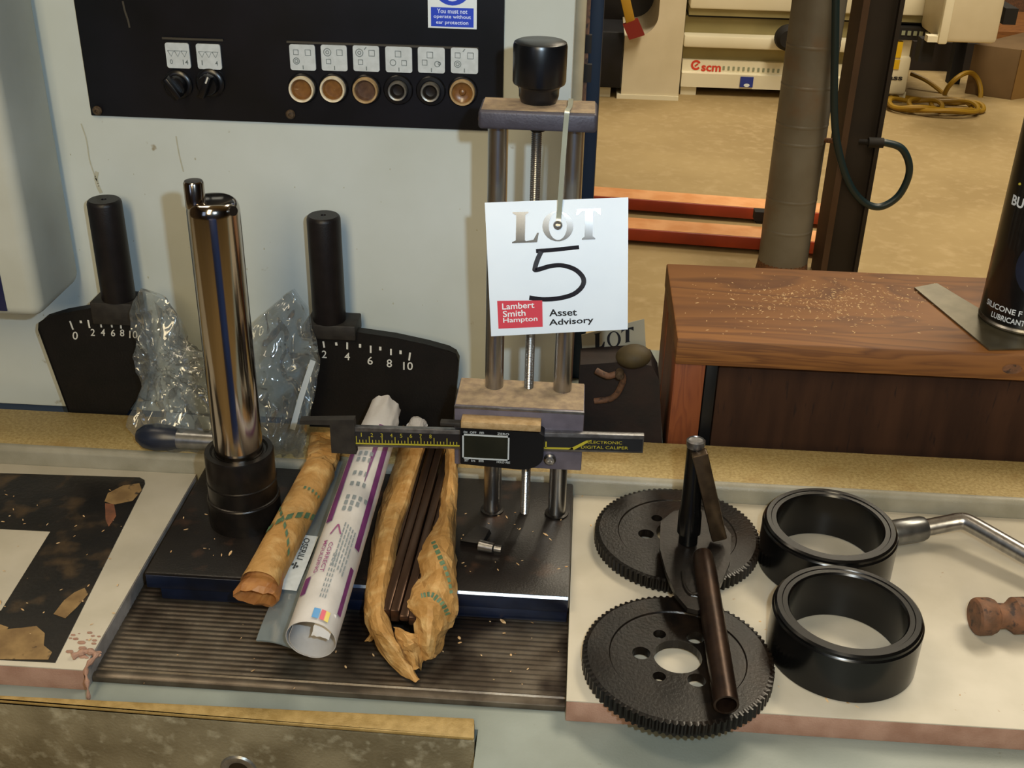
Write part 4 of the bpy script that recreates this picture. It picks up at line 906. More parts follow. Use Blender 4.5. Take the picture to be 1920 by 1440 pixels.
# ================================================================== GEARS
def gear_mesh():
    b = NB(); R0, R1, T = .0568, .0583, .0100; nT = 88; c0 = []; n = nT*4; WB = .0032
    ho = [(0, 0, .0165)]
    outT, outB = [], []
    for i in range(n):
        a = 2*PI*i/n; r = R1 if i % 4 in (0, 1) else R0
        outT.append(b.verts.new((r*math.cos(a), r*math.sin(a), T-.0006))); outB.append(b.verts.new((r*math.cos(a), r*math.sin(a), .0006)))
    for i in range(n): b.faces.new((outB[i], outB[(i+1) % n], outT[(i+1) % n], outT[i]))
    def loop(r, z, cx=0, cy=0, k=n): return [b.verts.new((cx+r*math.cos(2*PI*i/k), cy+r*math.sin(2*PI*i/k), z)) for i in range(k)]
    iT, iB = loop(.0552, T), loop(.0552, 0); i2, i3 = loop(.0430, 0), loop(.0425, WB)
    for i in range(n):
        b.faces.new((outT[i], outT[(i+1) % n], iT[(i+1) % n], iT[i])); b.faces.new((outB[(i+1) % n], outB[i], iB[i], iB[(i+1) % n]))
    g1, g2 = loop(.0420, T), loop(.0412, T-.0008)
    for A, B in ((iT, g1), (g1, g2), (iB, i2), (i2, i3)):
        for i in range(n): b.faces.new((A[i], A[(i+1) % n], B[(i+1) % n], B[i]))
    # web with bore and bolt holes: two capped fills sharing hole walls
    k = 28; holes = [(0, 0, .0148)]
    for i in range(6):
        a = PI/2+.35+i*PI/3; holes.append((.0222*math.cos(a), .0222*math.sin(a), .0056 if i % 2 else .0040))
    tops, bots = [], []
    for hx_, hy_, r in holes:
        t_ = [b.verts.new((hx_+r*math.cos(2*PI*j/k), hy_+r*math.sin(2*PI*j/k), T-.0008)) for j in range(k)]; u_ = [b.verts.new((hx_+r*math.cos(2*PI*j/k), hy_+r*math.sin(2*PI*j/k), WB)) for j in range(k)]
        for j in range(k): b.faces.new((t_[j], t_[(j+1) % k], u_[(j+1) % k], u_[j]))
        tops.append(t_); bots.append(u_)
    for outer, inner in ((g2, tops), (i3, bots)):
        es = []
        for lp in [outer]+inner:
            for j in range(len(lp)):
                e = b.edges.get((lp[j], lp[(j+1) % len(lp)])) or b.edges.new((lp[j], lp[(j+1) % len(lp)])); es.append(e)
        bmesh.ops.triangle_fill(b, use_beauty=True, use_dissolve=False, edges=es)
    return b
g1c, g2c = Pz(1270, 1003, .010), Pz(1271, 1229, .010)
ga = obj('gear', gear_mesh(), 'gear', local=True, sharp=.12); ga.location = (g2c.x, g2c.y, 0); ga.rotation_euler.z = .12
tag(ga, 'black toothed gear disc at the board edge, large bore showing', 'gear', 'gear discs')
gb_ = copy_tree(ga); gb_.location = (g1c.x, g1c.y+.003, 0); gb_.rotation_euler.z = .30
tag(gb_, 'rear black toothed gear disc under the hook spanner', 'gear')
# hook spanner: tubular handle with a flat C head
GZ = .0102
hs_ = thing('hook_spanner', 'brown tubular hook spanner lying across both gear discs', 'spanner', Pz(1335, 1180, GZ))
t0, t1 = Pz(1318, 1040, GZ+.018), Pz(1362, 1322, GZ+.0085)
d = (t1-t0).normalized(); b = NB()
lathe(b, [(.0060, 0), (.0068, .004), (.0073, .02), (.0073, (t1-t0).length), (.0060, (t1-t0).length), (.0058, (t1-t0).length-.012), (0, (t1-t0).length-.013)], t0, d, 32); obj('tube_handle', b, 'tube_brown', hs_)
b = NB(); HZ = GZ+.011
out = [(1238, 985), (1262, 966), (1300, 958), (1345, 975), (1370, 1010), (1368, 1060), (1352, 1100), (1330, 1138), (1308, 1153), (1288, 1148), (1266, 1122), (1248, 1080), (1236, 1035)]
prism(b, [Pz(x, y, HZ) for x, y in out], (0, 0, .0035)); obj('hook_head', b, 'burnished', hs_)
b = NB(); tube(b, spline([Pz(1280, 1072, HZ+.004), Pz(1284, 1098, HZ+.004), Pz(1296, 1114, HZ+.004), Pz(1316, 1112, HZ+.004)], 6), .0012, 8); obj('raised_lip', b, 'burnished', hs_)
b = NB(); cyl(b, Pz(1300, 1130, GZ), Pz(1300, 1130, HZ+.0005), .0045, n=24); obj('hook_pin', b, 'gear', hs_)
# capped pin wrench standing on the spanner
pt = thing('pin_wrench', 'black pin wrench with flat capped top standing on rear gear', 'wrench', Pz(1287, 1000, HZ+.004))
zb = HZ+.0038; p0 = Pz(1290, 1016, zb); pY = p0.y; ptop = Py(1305, 826, pY+.006)
b = NB(); lathe(b, [(0, 0), (.0064, 0), (.0064, .007), (.0080, .008), (.0078, .022), (.0070, .026), (.0062, .045), (.0056, (ptop-p0).length-.004)], p0, ptop-p0, 28); obj('pin_shaft', b, 'ring', pt)
b = NB(); L2 = (ptop-p0).length; lathe(b, [(.0055, L2-.005), (.0062, L2-.003), (.0062, L2), (.0052, L2+.001), (.0048, L2+.0002), (0, L2)], p0, ptop-p0, 28); obj('cap', b, 'steel_dull', pt)
a, c = Py(1311, 848, pY-.001), Pz(1348, 1008, HZ+.007); d = (c-a).normalized(); s = d.cross(Vector((0, -1, .3)).normalized()).normalized()*.0052; u = s.cross(d).normalized()*.0042
b = NB(); hexa(b, [a-s-u, a+s-u, a+s+u, a-s+u], [c-s-u, c+s-u, c+s+u, c-s+u], .0012); obj('leaning_arm', b, mat('arm_steel', '#5c4c3a', '#45382b', 90, .33, metal=.7), pt)

# ================================================================== RINGS, CRANK, SPOOL
b = NB(); RO, RI, RH = .0456, .0355, .0350
lathe(b, [(RI, .0008), (RI+.001, 0), (RO-.001, 0), (RO, .001), (RO, RH-.004), (RO-.0006, RH-.0032), (RO-.0010, RH-.0028), (RO-.0012, RH-.0012), (RO-.0026, RH), (RI+.0045, RH), (RI+.0040, RH-.0006), (RI+.0010, RH-.0006), (RI, RH-.0018), (RI, .0008)], (0, 0, 0), n=96)
rg = obj('collar_ring', b, 'ring', local=True); rg.location = (.1786, .5660, 0)
tag(rg, 'black steel collar ring nearest the front edge of the board', 'ring', 'collar rings')
r2 = copy_tree(rg); r2.location = (.1842, .6580, 0); tag(r2, 'black steel collar ring at the back, touching the crank socket', 'ring')
ck = thing('crank_spanner', 'bent chromed crank rod with socket end beside the rear ring', 'spanner', Pz(1760, 1010, 0))
s0, s1, s2, s3 = Pz(1668, 1000, .0115), Pz(1733, 990, .0125), Pz(1808, 975, .020), Pz(1960, 1062, .014)
b = NB(); lathe(b, [(.0060, 0), (.0085, .0004), (.0092, .002), (.0092, (s1-s0).length-.003), (.0082, (s1-s0).length), (0, (s1-s0).length)], s0, s1-s0, 28); obj('socket', b, 'zinc', ck)
m1, m2 = s1.lerp(s2, .78), s2.lerp(s3, .16)
b = NB(); tube(b, [s1-(s2-s1)*.05, s1.lerp(s2, .4)]+spline([m1, s2.lerp((m1+m2)/2, .35), m2], 8)+[s2.lerp(s3, .6), s3], .0062, 24); obj('rod', b, 'steel', ck)
k0, k1 = Pz(1826, 1156, .0125), Pz(1990, 1152, .0125)
b = NB(); L_ = .0815
lathe(b, [(0, 0), (.0100, 0), (.0116, .0012), (.0122, .003), (.0120, .0100), (.0108, .0130), (.0084, .0145), (.0080, .0210), (.0095, .0235), (.0118, .0260), (.0118, .036), (.009, .040), (.0085, .060), (0, .060)], k0, k1-k0, 36)
tag(obj('spool_handle', b, 'rust_brown'), 'rusty brown spool-shaped handle end at the right edge of board', 'handle')

# ================================================================== WOODEN BENCH BEHIND, CAN, SCRAPER
CFY, CT, CB = .80, .1014, .0790
wb = thing('wooden_bench', 'pine bench with brown panel behind the ledge, spray can on it', 'bench', (.4, .88, BZ))
b = NB(); box(b, (.0825, CFY, CB), (.95, .956, CT), .0016); obj('bench_top', b, 'wood', wb)
lx1 = Py(1316, 760, CFY).x
b = NB(); box(b, (.083, CFY+.003, BZ), (lx1, CFY+.05, CB+.0005), .0008); obj('bench_leg', b, 'wood_red', wb)
b = NB(); box(b, (.083, .905, BZ), (lx1, .953, CB+.0005), .0008); obj('bench_leg', b, 'wood_red', wb)
b = NB(); box(b, (.0835, CFY+.05, BZ), (lx1-.004, .905, CB-.001)); obj('end_panel', b, 'wood_red', wb)
b = NB(); box(b, (Py(1340, 760, CFY+.02).x, CFY+.02, BZ), (.95, CFY+.034, CB), .0008); obj('front_panel', b, 'plywood', wb)
kn = Py(1898, 692, CFY-.0004); b = NB(); b.faces.new([b.verts.new(kn+Vector((.0075*math.cos(a), 0, .0042*math.sin(a)))) for a in [2*PI*i/20 for i in range(20)]]); obj('knot', b, 'rust_brown', wb)
a, c = Py(1326, 690, CFY+.004), Py(1312, 850, CFY+.004)
b = NB(); box(b, (Py(1316, 760, CFY+.004).x+.0003, CFY+.004, BZ), (Py(1338, 760, CFY+.004).x, CFY+.016, CB-.0005), .0006); tag(obj('flat_bar', b, 'black_steel'), 'black flat steel bar standing beside the pine bench leg', 'bar')
# sawdust
b = NB()
for k_ in range(640):
    x, y = random.gauss(1545, 95), random.gauss(565, 22)
    if 1290 < x < 1760 and 505 < y < 630: chip(b, x, y, CT, random.uniform(.0003, .0010))
for k_ in range(60): chip(b, random.uniform(1285, 1830), random.uniform(520, 630), CT, random.uniform(.0004, .0012))
tag(obj('sawdust', b, 'chips'), 'sawdust and chips scattered on the pine bench top', 'sawdust', kind='stuff')
b = NB(); q_ = [Pz(x, y, CT+.0006) for x, y in ((1857, 662), (1714, 541), (1756, 533), (1960, 655))]; q_ = [Vector((v.x, max(v.y, CFY+.004), v.z)) for v in q_]; prism(b, q_, (0, 0, .0012)); tag(obj('steel_scraper', b, 'scraper'), 'flat steel scraper blade lying on the pine bench under the can', 'scraper')
cc = Pz(1836, 594, CT+.002); ccx, ccy, cr_ = cc.x+.0325, cc.y-.002, .0325
can = thing('spray_can', 'black lubricant spray can standing on the pine bench', 'can', (ccx, ccy, CT+.002))
b = NB(); lathe(b, [(0, 0), (.0300, 0), (.0326, .001), (.0330, .0025), (.0318, .0040), (cr_-.0005, .0050)], (ccx, ccy, CT+.002), n=56); obj('rim', b, 'steel', can)
b = NB(); lathe(b, [(cr_-.0008, .0045), (cr_, .0055), (cr_, .185), (.029, .198), (.016, .206), (.0145, .206), (.0145, .222), (0, .222)], (ccx, ccy, CT+.002), n=64); obj('can_body', b, 'can_black', can)
def ctext(b, s, x0, y0, x1, h, bold=.015, r=cr_+.0003):
    a, c = Pc(x0, y0, (ccx, ccy), r), Pc(x1, y0+3, (ccx, ccy), r); ta = math.atan2(a.y-ccy, a.x-ccx); tb = math.atan2(c.y-ccy, c.x-ccx)
    if ta > 0: ta -= 2*PI
    if tb > 0: tb -= 2*PI
    hh = h*mpp(a)*1.1
    text(b, s, lambda u, v: Vector((ccx+r*math.cos(ta+(tb-ta)*u), ccy+r*math.sin(ta+(tb-ta)*u), a.z+hh*v)), bold)
b = NB(); ctext(b, 'SILICONE F', 1850, 569, 1921, 10); ctext(b, 'LUBRICANT', 1858, 593, 1925, 10); obj('lettering', b, 'can_text', can); b = NB(); ctext(b, 'BU', 1896, 383, 1919, 18, .03)
obj('lettering', b, 'can_text', can)
b = NB(); p = Pc(1912, 345, (ccx, ccy), cr_+.0004); bmesh.ops.create_icosphere(b, subdivisions=1, radius=.0012, matrix=Matrix.Translation(p)); obj('yellow_mark', b, 'caliper_yellow', can)
b = NB(); rows = []; a0 = Pc(1870, 480, (ccx, ccy), cr_); th0 = -PI/2-.02
for j in range(13):
    v = -1+2*j/12; row = []
    for i in range(13):
        u = -1+2*i/12; d_ = math.sqrt(max(0, 1-v*v)); th = th0+u*d_*.78; rr = cr_+.0002; row.append(Vector((ccx+rr*math.cos(th), ccy+rr*math.sin(th), a0.z+.001+v*.026)))
    rows.append(row)
grid(b, rows); bmesh.ops.remove_doubles(b, verts=b.verts[:], dist=1e-6); obj('blue_emblem', b, 'can_blue', can)

# ================================================================== BROWN BLOCK AND SECOND TAG BEHIND THE GAUGE
YR = .815
rb = thing('rusty_block', 'dark rusty steel block with hook behind the gauge carriage', 'block', (.04, .84, BZ))
P = [Py(x, y, YR) for x, y in ((1086, 705), (1088, 684), (1180, 678), (1222, 686), (1236, 712), (1244, 850))]; P = [Vector((P[0].x, YR, BZ))]+P[:5]+[Vector((P[5].x, YR, BZ))]
b = NB(); prism(b, P, (0, .030, 0)); obj('block_body', b, 'rust_brown2' if 'rust_brown2' in M else mat('rust_dark', '#1a110b', '#281810', 40, .75, bump=.3, bscale=200), rb)
b = NB(); pts = spline([Py(1118, 695, YR-.008), Py(1140, 705, YR-.012), Py(1162, 700, YR-.012), Py(1168, 715, YR-.008), Py(1150, 745, YR-.004), Py(1115, 752, YR-.001)], 8); tube(b, pts, .0026, 12); obj('hook', b, 'rust_brown', rb)
p = Py(1162, 702, YR-.014); b = NB(); lathe(b, [(0, .008), (.0028, .0078), (.0036, .006), (.0036, 0)], p+Vector((0, .004, 0)), NF, 20); obj('bolt_head', b, 'rusty', rb)
p = Py(1188, 668, YR-.003); b = NB(); bmesh.ops.create_uvsphere(b, u_segments=28, v_segments=16, radius=1, matrix=Matrix.Translation(p) @ Matrix.Rotation(-.1, 4, 'Y') @ Matrix.Diagonal((.0142, .012, .0092, 1)))
tag(obj('hand_pad', b, 'olive'), 'olive brown oval pad resting against the rusty block', 'pad')
YT = YR+.004; zt = Py(1140, 655, YR).z
YQ = YR+.032
q_ = [Py(x, y, YQ) for x, y in ((1093, 682), (1212, 670), (1208, 598), (1090, 628))]
t2 = thing('lot_tag', 'second grey LOT tag half hidden under the white one', 'tag', q_[0])
b = NB(); prism(b, q_, (0, .0005, 0)); obj('card', b, 'tag_grey', t2)
o_ = YQ-.0006; b = NB()
def pq(x, y): return Py(x, y, o_)
def poly2(b, base, pts):
    f = b.faces.new([b.verts.new(pq(base[0]+u, base[1]-u*.2-v)) for u, v in pts]); b.normal_update(); bmesh.ops.triangulate(b, faces=[f])
poly2(b, (1113, 654), [(0, 0), (20, 0), (21, 9), (19, 9), (15, 2), (11, 2), (11, 26), (14, 28), (0, 28), (3, 26), (3, 2), (0, 1)])
ce = (1151, 636); N_ = 28; Vo = [b.verts.new(pq(ce[0]+13*math.cos(2*PI*i/N_), ce[1]-15*math.sin(2*PI*i/N_))) for i in range(N_)]; Vi = [b.verts.new(pq(ce[0]+8*math.cos(2*PI*i/N_), ce[1]-13.5*math.sin(2*PI*i/N_))) for i in range(N_)]
for i in range(N_): b.faces.new((Vo[i], Vo[(i+1) % N_], Vi[(i+1) % N_], Vi[i]))
poly2(b, (1166, 644), [(6, 0), (16, 0), (14, 2), (14, 24), (19, 22), (22, 19), (22, 27), (-1, 27), (-1, 19), (1, 22), (7, 24), (7, 2)])
obj('lot_letters', b, 'card_black', t2)

# ================================================================== WORKSHOP BEHIND
# blue post next to the cabinet
YP = .95
x0, x1 = Py(1104, 60, YP).x, Py(1131, 60, YP).x
b = NB(); box(b, (x0, YP, BZ), (x1, YP+.03, .9), .002); tag(obj('blue_post', b, 'blue_post'), 'dark blue steel post beside the white cabinet edge', 'post')
# orange beams
def beam(nm, label, L0, R0, zt_, hgt, dep):
    a, c = Pz(*L0, zt_), Pz(*R0, zt_); d = (c-a).normalized(); a = a-d*.6; c = c+d*.2; n_ = Vector((-d.y, d.x, 0)); t = thing(nm, label, 'beam', Vector(((a.x+c.x)/2, (a.y+c.y)/2, FZ)), 'orange beams on the floor')
    h = Vector((0, 0, hgt))
    b = NB(); hexa(b, [a-h, c-h, c+n_*dep-h, a+n_*dep-h], [a, c, c+n_*dep, a+n_*dep], .003); obj('beam_body', b, 'orange', t)
    e = Vector((0, 0, .001)); b = NB(); quad(b, [a+e+n_*.004, c+e+n_*.004, c+e+n_*(dep-.004), a+e+n_*(dep-.004)]); obj('pale_top', b, 'orange_top', t)  # top face in a paler orange than the body
    for k_ in (.12, .88):
        p = a.lerp(c, k_); b = NB(); box(b, (p.x-.05, p.y+.01, FZ), (p.x+.05, p.y+dep-.01, zt_-hgt+.002)); obj('foot', b, 'post', t)
    return t
beam('orange_beam', 'orange steel beam on the floor, farther of the pair', (1115, 368), (1430, 392), FZ+.055, .040, .11)
beam('orange_beam', 'orange steel beam on the floor, nearer of the pair', (1180, 429), (1428, 447), FZ+.055, .040, .11)
b = NB(); p = Pz(1432, 402, FZ+.09); box(b, (p.x-.03, p.y-.01, FZ+.07), (p.x+.06, p.y+.03, FZ+.10)); box(b, (p.x+.02, p.y, FZ), (p.x+.05, p.y+.02, FZ+.08)); tag(obj('stop_bracket', b, 'dark'), 'small black bracket at the end of the farther orange beam', 'bracket')
# pipe column
PYY = 3.45; pb0 = Pz(1463, 520, FZ); r_ = 45*mpp(pb0)
pp = thing('steel_column', 'round grey steel column standing on the workshop floor', 'column', (pb0.x, pb0.y, FZ))
b = NB(); cyl(b, (pb0.x, pb0.y, FZ), (pb0.x, pb0.y, 3.2), r_, n=48); obj('shaft', b, 'pipe', pp)
b = NB(); lathe(b, [(r_+.006, 0), (r_+.005, .02), (r_+.002, .04), (r_, .06)], (pb0.x, pb0.y, FZ), n=32); obj('foot', b, 'rust_brown', pp)
for yy in (85, 160, 232, 265, 372, 430):
    z = Py(1500, yy, pb0.y).z; b = NB(); lathe(b, [(r_, 0), (r_+.0008, .003), (r_+.0008, .007), (r_, .010)], (pb0.x, pb0.y, z), n=40); obj('seam', b, 'pipe', pp)
# dark H post
q0 = Pz(1569, 535, FZ); k_ = mpp(q0); hw = 34*k_
dp = thing('brown_post', 'dark brown steel H post right of the round column', 'post', (q0.x, q0.y, FZ))
b = NB(); box(b, (q0.x-hw, q0.y, FZ), (q0.x-hw+.018, q0.y+.14, 3.2)); obj('flange', b, 'post_edge', dp)
b = NB(); box(b, (q0.x+hw-.012, q0.y, FZ), (q0.x+hw, q0.y+.03, 3.2)); obj('flange', b, 'post', dp)
b = NB(); box(b, (q0.x-hw+.012, q0.y+.02, FZ), (q0.x+hw-.006, q0.y+.11, 3.2)); obj('web', b, 'post', dp)
YC = q0.y-.03
hz = thing('air_hose', 'thin dark teal hose looping from the brown post', 'hose', Py(1640, 385, YC))
b = NB(); hp_ = spline([Py(1568, -60, YC), Py(1566, 80, YC), Py(1564, 200, YC), Py(1570, 270, YC), Py(1588, 335, YC), Py(1615, 375, YC), Py(1648, 388, YC), Py(1682, 370, YC), Py(1702, 335, YC), Py(1704, 305, YC), Py(1690, 278, YC), Py(1662, 268, YC), Py(1645, 268, YC)], 8); tube(b, hp_, 6.5*k_, 12); obj('hose_tube', b, 'hose', hz)
b = NB(); cyl(b, Py(1656, 268, YC), Py(1628, 267, YC), 9*k_, n=16); cyl(b, Py(1632, 267, YC), Py(1612, 266, YC+.02), 5*k_, n=12); obj('coupling', b, 'dark', hz)
b = NB(); cyl(b, Py(1540, 262, YC+.05), Py(1570, 265, YC), 4.5*k_, n=10); obj('pipe_stub', b, 'rust_brown', hz)
# cream machine in the background
MY = 5.55
def mz(y, Y, x=1380): return Py(x, y, Y).z
def mx(x, y, Y): return Py(x, y, Y).x
sm = thing('cream_machine', 'long cream woodworking machine with red logo across the far floor', 'machine', (1.0, MY+.3, FZ))
X0, X1 = mx(1280, 120, MY), mx(1703, 150, MY-.02)
prof = [(MY, mz(166, MY)), (MY-.004, mz(140, MY)), (MY+.02, mz(138, MY)), (MY+.02, mz(117, MY)), (MY+.06, mz(112, MY+.06)), (MY+.8, mz(112, MY+.06)), (MY+.8, mz(166, MY))]
b = NB(); prism(b, [(X0, y, z) for y, z in prof], (X1-X0, 0, 0)); obj('base_skirt', b, 'cream_machine', sm)
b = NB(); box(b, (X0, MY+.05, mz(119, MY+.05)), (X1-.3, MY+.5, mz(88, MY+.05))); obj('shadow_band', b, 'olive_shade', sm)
b = NB(); box(b, (X0-.005, MY-.01, mz(92, MY-.01)), (X1-.28, MY+.5, mz(69, MY-.01)), .01); obj('front_rail', b, 'cream_machine', sm)
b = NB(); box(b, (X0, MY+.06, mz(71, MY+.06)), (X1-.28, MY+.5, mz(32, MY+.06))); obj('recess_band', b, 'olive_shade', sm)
b = NB(); box(b, (X0+.01, MY+.03, mz(34, MY+.03)), (X1+.1, MY+.5, mz(29, MY+.03))); obj('dark_gap', b, 'dark', sm)
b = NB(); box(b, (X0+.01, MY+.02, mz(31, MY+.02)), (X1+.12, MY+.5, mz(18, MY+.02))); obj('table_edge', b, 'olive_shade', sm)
b = NB(); box(b, (X0+.01, MY, mz(19, MY)), (X1+.14, MY+.7, mz(-60, MY)), .01); obj('sliding_table', b, 'cream_machine', sm)
xb = mx(1640, 140, MY-.01)
b = NB(); box(b, (xb, MY-.02, mz(178, MY-.02, 1680)), (X1, MY+.5, mz(106, MY-.02, 1680)), .015); eb = obj('end_block', b, 'cream_machine', sm)
b = NB(); box(b, (xb, MY, mz(110, MY, 1680)), (X1-.01, MY+.4, mz(68, MY, 1680))); obj('end_block_top', b, 'cream_machine', sm)
for ya, yb, nm in ((78, 108, 'a'), (112, 130, 'b')):
    x0, x1 = mx(1655, 100, MY-.03), mx(1691, 100, MY-.03); b = NB(); box(b, (x0, MY-.024, mz(yb, MY-.024, 1675)), (x1, MY-.020 if ya > 100 else MY, mz(ya, MY-.024, 1675))); obj('yellow_sticker', b, 'yellow', eb)
b = NB(); x0, x1 = mx(1650, 148, MY-.022), mx(1692, 148, MY-.022); z = mz(150, MY-.022, 1670); text(b, 'class', para((x0, MY-.0225, z), (x1, MY-.0225, z), (x0, MY-.0225, z+.024)), .03); obj('lettering', b, 'card_black', eb)
for xa, xb_, yt, yb in ((1275, 1304, 160, 181), (1667, 1693, 176, 205)):
    Yf_ = MY+.02; b = NB(); box(b, (mx(xa, yb, Yf_), Yf_, FZ), (mx(xb_, yb, Yf_), Yf_+.15, mz(yt, Yf_, (xa+xb_)/2)+.01)); obj('machine_foot', b, 'cream_machine', sm)
b = NB(); box(b, (X0+.1, MY+.25, FZ), (X1-.2, MY+.75, mz(160, MY+.2))); obj('dark_underside', b, 'dark', sm)
LYf = MY+.0185; zl0 = mz(133, LYf, 1330); b = NB(); x0, x1 = mx(1315, 127, LYf), mx(1352, 127, LYf); text(b, 'scm', para((x0, LYf, zl0-.003), (x1, LYf, zl0-.003), (x0, LYf, zl0+.026)), .03)
c_ = Py(1305, 122, LYf); stroke(b, [c_+Vector((.019*math.cos(a), 0, .019*math.sin(a))) for a in [.5+i*.37 for i in range(15)]], .010, NF); stroke(b, [c_+Vector((-.005, 0, -.006)), c_+Vector((.009, 0, .006))], .008, NF); obj('red_logo', b, 'scm_red', sm)
b = NB()
for k_ in range(12): p = Py(1357+k_*9.3, 127.5+.5*k_, LYf); box(b, (p.x-.005, LYf-.001, p.z-.009), (p.x+.005, LYf, p.z+.009))
obj('dotted_line', b, 'scm_grey', sm)
p0, p1 = Py(1389, 144, MY-.008), Py(1411, 164, MY-.008); b = NB(); box(b, (p0.x, MY-.008, p1.z), (p1.x, MY, p0.z)); bs = obj('blue_badge', b, 'scm_blue', sm)
p = Py(1400, 160, MY-.0088); b = NB(); b.faces.new([b.verts.new(p+Vector((.014*math.cos(a), 0, .008*math.sin(a)))) for a in [2*PI*i/16 for i in range(16)]]); obj('badge_mark', b, 'sign_white', bs)
p = Py(1476, 70, MY-.04); b = NB(); lathe(b, [(0, .05), (.04, .05), (.055, .035), (.06, 0), (.02, -.02)], p, NF, 28); obj('hand_knob', b, 'dark', sm)
b = NB(); x0, x1 = mx(1640, 60, MY-.03), mx(1768, 65, MY-.03); box(b, (x0, MY-.03, mz(75, MY-.03, 1700)), (x1, MY+.3, mz(52, MY-.03, 1700))); obj('guide_slot', b, 'dark', sm)
for k_ in range(8): 
    p = Py(1672+k_*11, 60+.5*k_, MY-.033); b = NB(); box(b, (p.x-.008, MY-.034, p.z-.012), (p.x+.008, MY-.03, p.z+.008)); obj('slot_tooth', b, 'scm_grey', sm)
# outrigger box at the right of the machine
HY = 5.2
hb_ = thing('saw_outrigger', 'cream hanging machine box at the upper right of the far machine', 'machine box', (mx(1820, 60, HY), HY, FZ))
zt_, zb_ = mz(-80, HY, 1830), mz(82, HY, 1830); x0, x1 = mx(1762, 78, HY), mx(1868, 88, HY)
b = NB(); box(b, (x0, HY, zb_), (x1, HY+.35, zt_), .02); obj('box_body', b, 'white_cab', hb_)
b = NB(); box(b, (x0-.01, HY-.012, zb_-.006), (x0+.03, HY+.02, zt_), .008); obj('light_edge', b, 'cream_machine', hb_)
b = NB(); p = mx(1800, 100, HY+.8); box(b, (p-.028, HY+.8, FZ), (p+.028, HY+.86, zb_+.2)); box(b, (p-.028, HY+.2, zb_+.05), (p+.028, HY+.86, zb_+.12)); obj('support_leg', b, 'dark', hb_)
b = NB(); p = Py(1748, 74, HY); box(b, (p.x-.02, HY, p.z-.012), (x0+.01, HY+.05, p.z+.014)); obj('latch', b, 'cream_machine', hb_)
b = NB(); p = Py(1738, 95, HY+.05); box(b, (p.x-.03, HY+.05, p.z-.05), (p.x+.03, HY+.12, p.z+.05)); obj('black_bracket', b, 'dark', hb_)
# yellow coiled hose
yh = thing('yellow_coil', 'coiled yellow air hose on the floor by the far machine', 'hose', Pz(1790, 200, FZ))
c_ = Py(1806, 173, 5.75); b = NB(); tube(b, [c_+Vector((.085*math.cos(a), .03*math.sin(a*2), .095*math.sin(a))) for a in [2*PI*i/40 for i in range(40)]], .012, 8, True); obj('coil', b, 'yellow_hose', yh)
for k_ in range(4):
    c_ = Pz(1795-26*k_, 199-1.0*(k_ % 2)-3*(k_ > 1), FZ+.02+.014*(k_ % 2)); rx = .10+.03*(k_ % 3); b = NB(); tube(b, [c_+Vector((rx*1.2*math.cos(a), rx*.9*math.sin(a), .008*math.sin(3*a))) for a in [2*PI*i/36 for i in range(36)]], .011, 8, True); obj('coil', b, 'yellow_hose', yh)
b = NB(); tube(b, spline([Py(1708, 138, 5.9), Py(1735, 150, 5.85), Py(1760, 168, 5.8), Py(1785, 192, 5.75)], 6), .011, 8); obj('hose_lead', b, 'yellow_hose', yh)
# boxes and clutter at the far right
p = Pz(1893, 187, FZ); b = NB(); box(b, (p.x-.12, p.y-.02, FZ), (p.x+.6, p.y+.5, mz(92, p.y, 1880))); cbx = thing('cardboard_box', 'brown cardboard box on the floor at the far right', 'box', (p.x, p.y, FZ)); zt_ = mz(92, p.y, 1880)
b = NB(); hexa(b, [(p.x-.19, p.y+.10, FZ), (p.x, p.y, FZ), (p.x+.4, p.y+.25, FZ), (p.x+.2, p.y+.5, FZ)], [(p.x-.19, p.y+.10, zt_), (p.x, p.y, zt_), (p.x+.4, p.y+.25, zt_), (p.x+.2, p.y+.5, zt_)], .004); obj('box_body', b, 'brick_brown', cbx)
b = NB(); hexa(b, [(p.x+.004, p.y-.006, FZ), (p.x+.3, p.y+.18, FZ), (p.x+.3, p.y+.2, FZ), (p.x+.004, p.y+.004, FZ)], [(p.x+.004, p.y-.006, zt_), (p.x+.3, p.y+.18, zt_), (p.x+.3, p.y+.2, zt_), (p.x+.004, p.y+.004, zt_)]); obj('lit_side', b, 'box_lit', cbx)  # light on this side is painted in as a paler card colour
q_ = Py(1898, 60, 6.9); b = NB(); box(b, (q_.x-.25, 6.9, FZ), (q_.x+1.2, 7.6, q_.z)); tag(obj('plank_stack', b, 'wood'), 'stack of brown planks behind the far right box', 'planks')
q_ = Py(1895, 20, 7.2); b = NB(); box(b, (q_.x-.2, 7.7, FZ), (q_.x+1.4, 8.2, q_.z+.1)); tag(obj('storage_crate', b, 'rust_brown'), 'dark brown crate behind the plank stack', 'crate')
b = NB(); box(b, (mx(1706, 120, 6.3), 6.3, FZ), (mx(1845, 120, 6.3), 6.6, Py(1780, 80, 6.3).z)); tag(obj('floor_shade_block', b, 'post'), 'dark brown block standing for floor shade behind the yellow coil', 'cabinet')  # dark block put in for the floor shade behind the coil
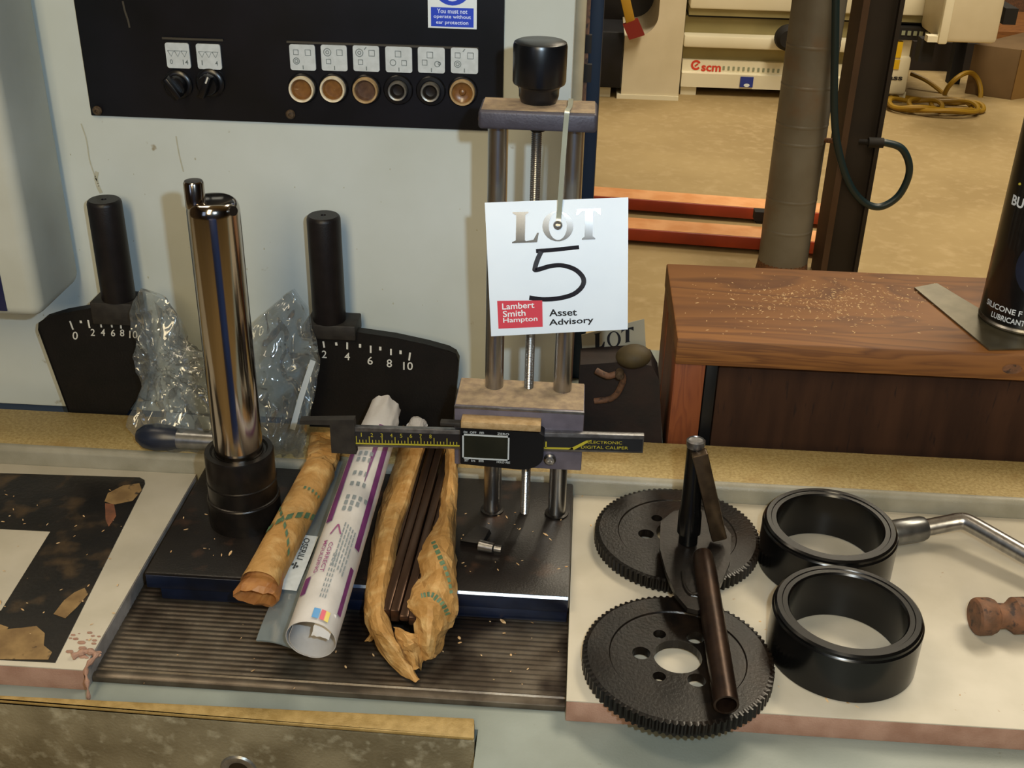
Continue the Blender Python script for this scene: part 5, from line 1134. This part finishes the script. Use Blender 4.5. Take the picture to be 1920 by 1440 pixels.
# white cabinet with rounded opening on the left of the far machine
WY = 5.45; wx0, wx1 = mx(1165, 165, WY), mx(1279, 100, WY)
wc = thing('white_machine_cabinet', 'cream machine cabinet with round-cornered opening, left of the far machine', 'cabinet', ((wx0+wx1)/2, WY, FZ))
zt_ = mz(-90, WY, 1200); zo = Py(1195, 68, WY).z; xo = mx(1236, 20, WY); rO = .10
P = [(wx0, FZ+.012), (wx1, FZ+.012), (wx1, zt_), (xo, zt_), (xo, zo+rO)]+[(xo-rO+rO*math.cos(a), zo+rO-rO*math.sin(a)) for a in [PI/2*i/8 for i in range(1, 9)]]+[(wx0, zo)]
b = NB(); prism(b, [(x, WY, z) for x, z in P], (0, .5, 0)); obj('cabinet_shell', b, 'white_cab', wc)
b = NB(); box(b, (wx0-.02, WY-.01, FZ), (wx1, WY+.5, FZ+.02)); obj('foot_rail', b, 'cream_machine', wc)
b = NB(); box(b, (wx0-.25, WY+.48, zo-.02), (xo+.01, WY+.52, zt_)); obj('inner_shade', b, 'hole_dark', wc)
b = NB(); x0 = mx(1128, 110, WY-.02); box(b, (x0-.15, WY-.02, Py(1150, 163, WY).z), (wx0-.004, WY+.3, Py(1145, 58, WY).z), .006); blb = obj('black_motor_box', b, 'black_panel'); tag(blb, 'black box beside the far cream cabinet, behind the blue post', 'box')
b = NB(); box(b, (x0-.1, WY+.02, FZ), (wx0-.05, WY+.25, Py(1150, 163, WY).z+.001)); bk = obj('stand', b, 'cream_machine'); tag(bk, 'pale plinth under the black box by the far cabinet', 'plinth')
sn = thing('warning_strap', 'yellow strap with red end hanging in the cream cabinet opening', 'strap', Py(1190, 66, WY-.05))
b = NB(); a, c = Py(1166, -30, WY-.05), Py(1184, 50, WY-.05); hexa(b, [c+Vector((-.022, 0, 0)), c+Vector((.022, 0, .004)), c+Vector((.022, .02, .004)), c+Vector((-.022, .02, 0))], [a+Vector((-.022, 0, 0)), a+Vector((.022, 0, 0)), a+Vector((.022, .02, 0)), a+Vector((-.022, .02, 0))], .003); obj('strap', b, 'strap', sn)
b = NB(); q_ = [Py(x, y, WY-.06) for x, y in ((1168, 47), (1196, 36), (1209, 66), (1180, 75))]; prism(b, q_, (0, .04, 0)); obj('red_end', b, 'red_plastic', sn)
b = NB(); box(b, (-1.5, 7.4, FZ), (.9, 7.9, 1.0)); tag(obj('green_cabinet', b, mat('dark_green', '#1d2417', '#2a2c1c', 3, .7)), 'dark green cabinet deep behind the cream cabinet opening', 'cabinet')
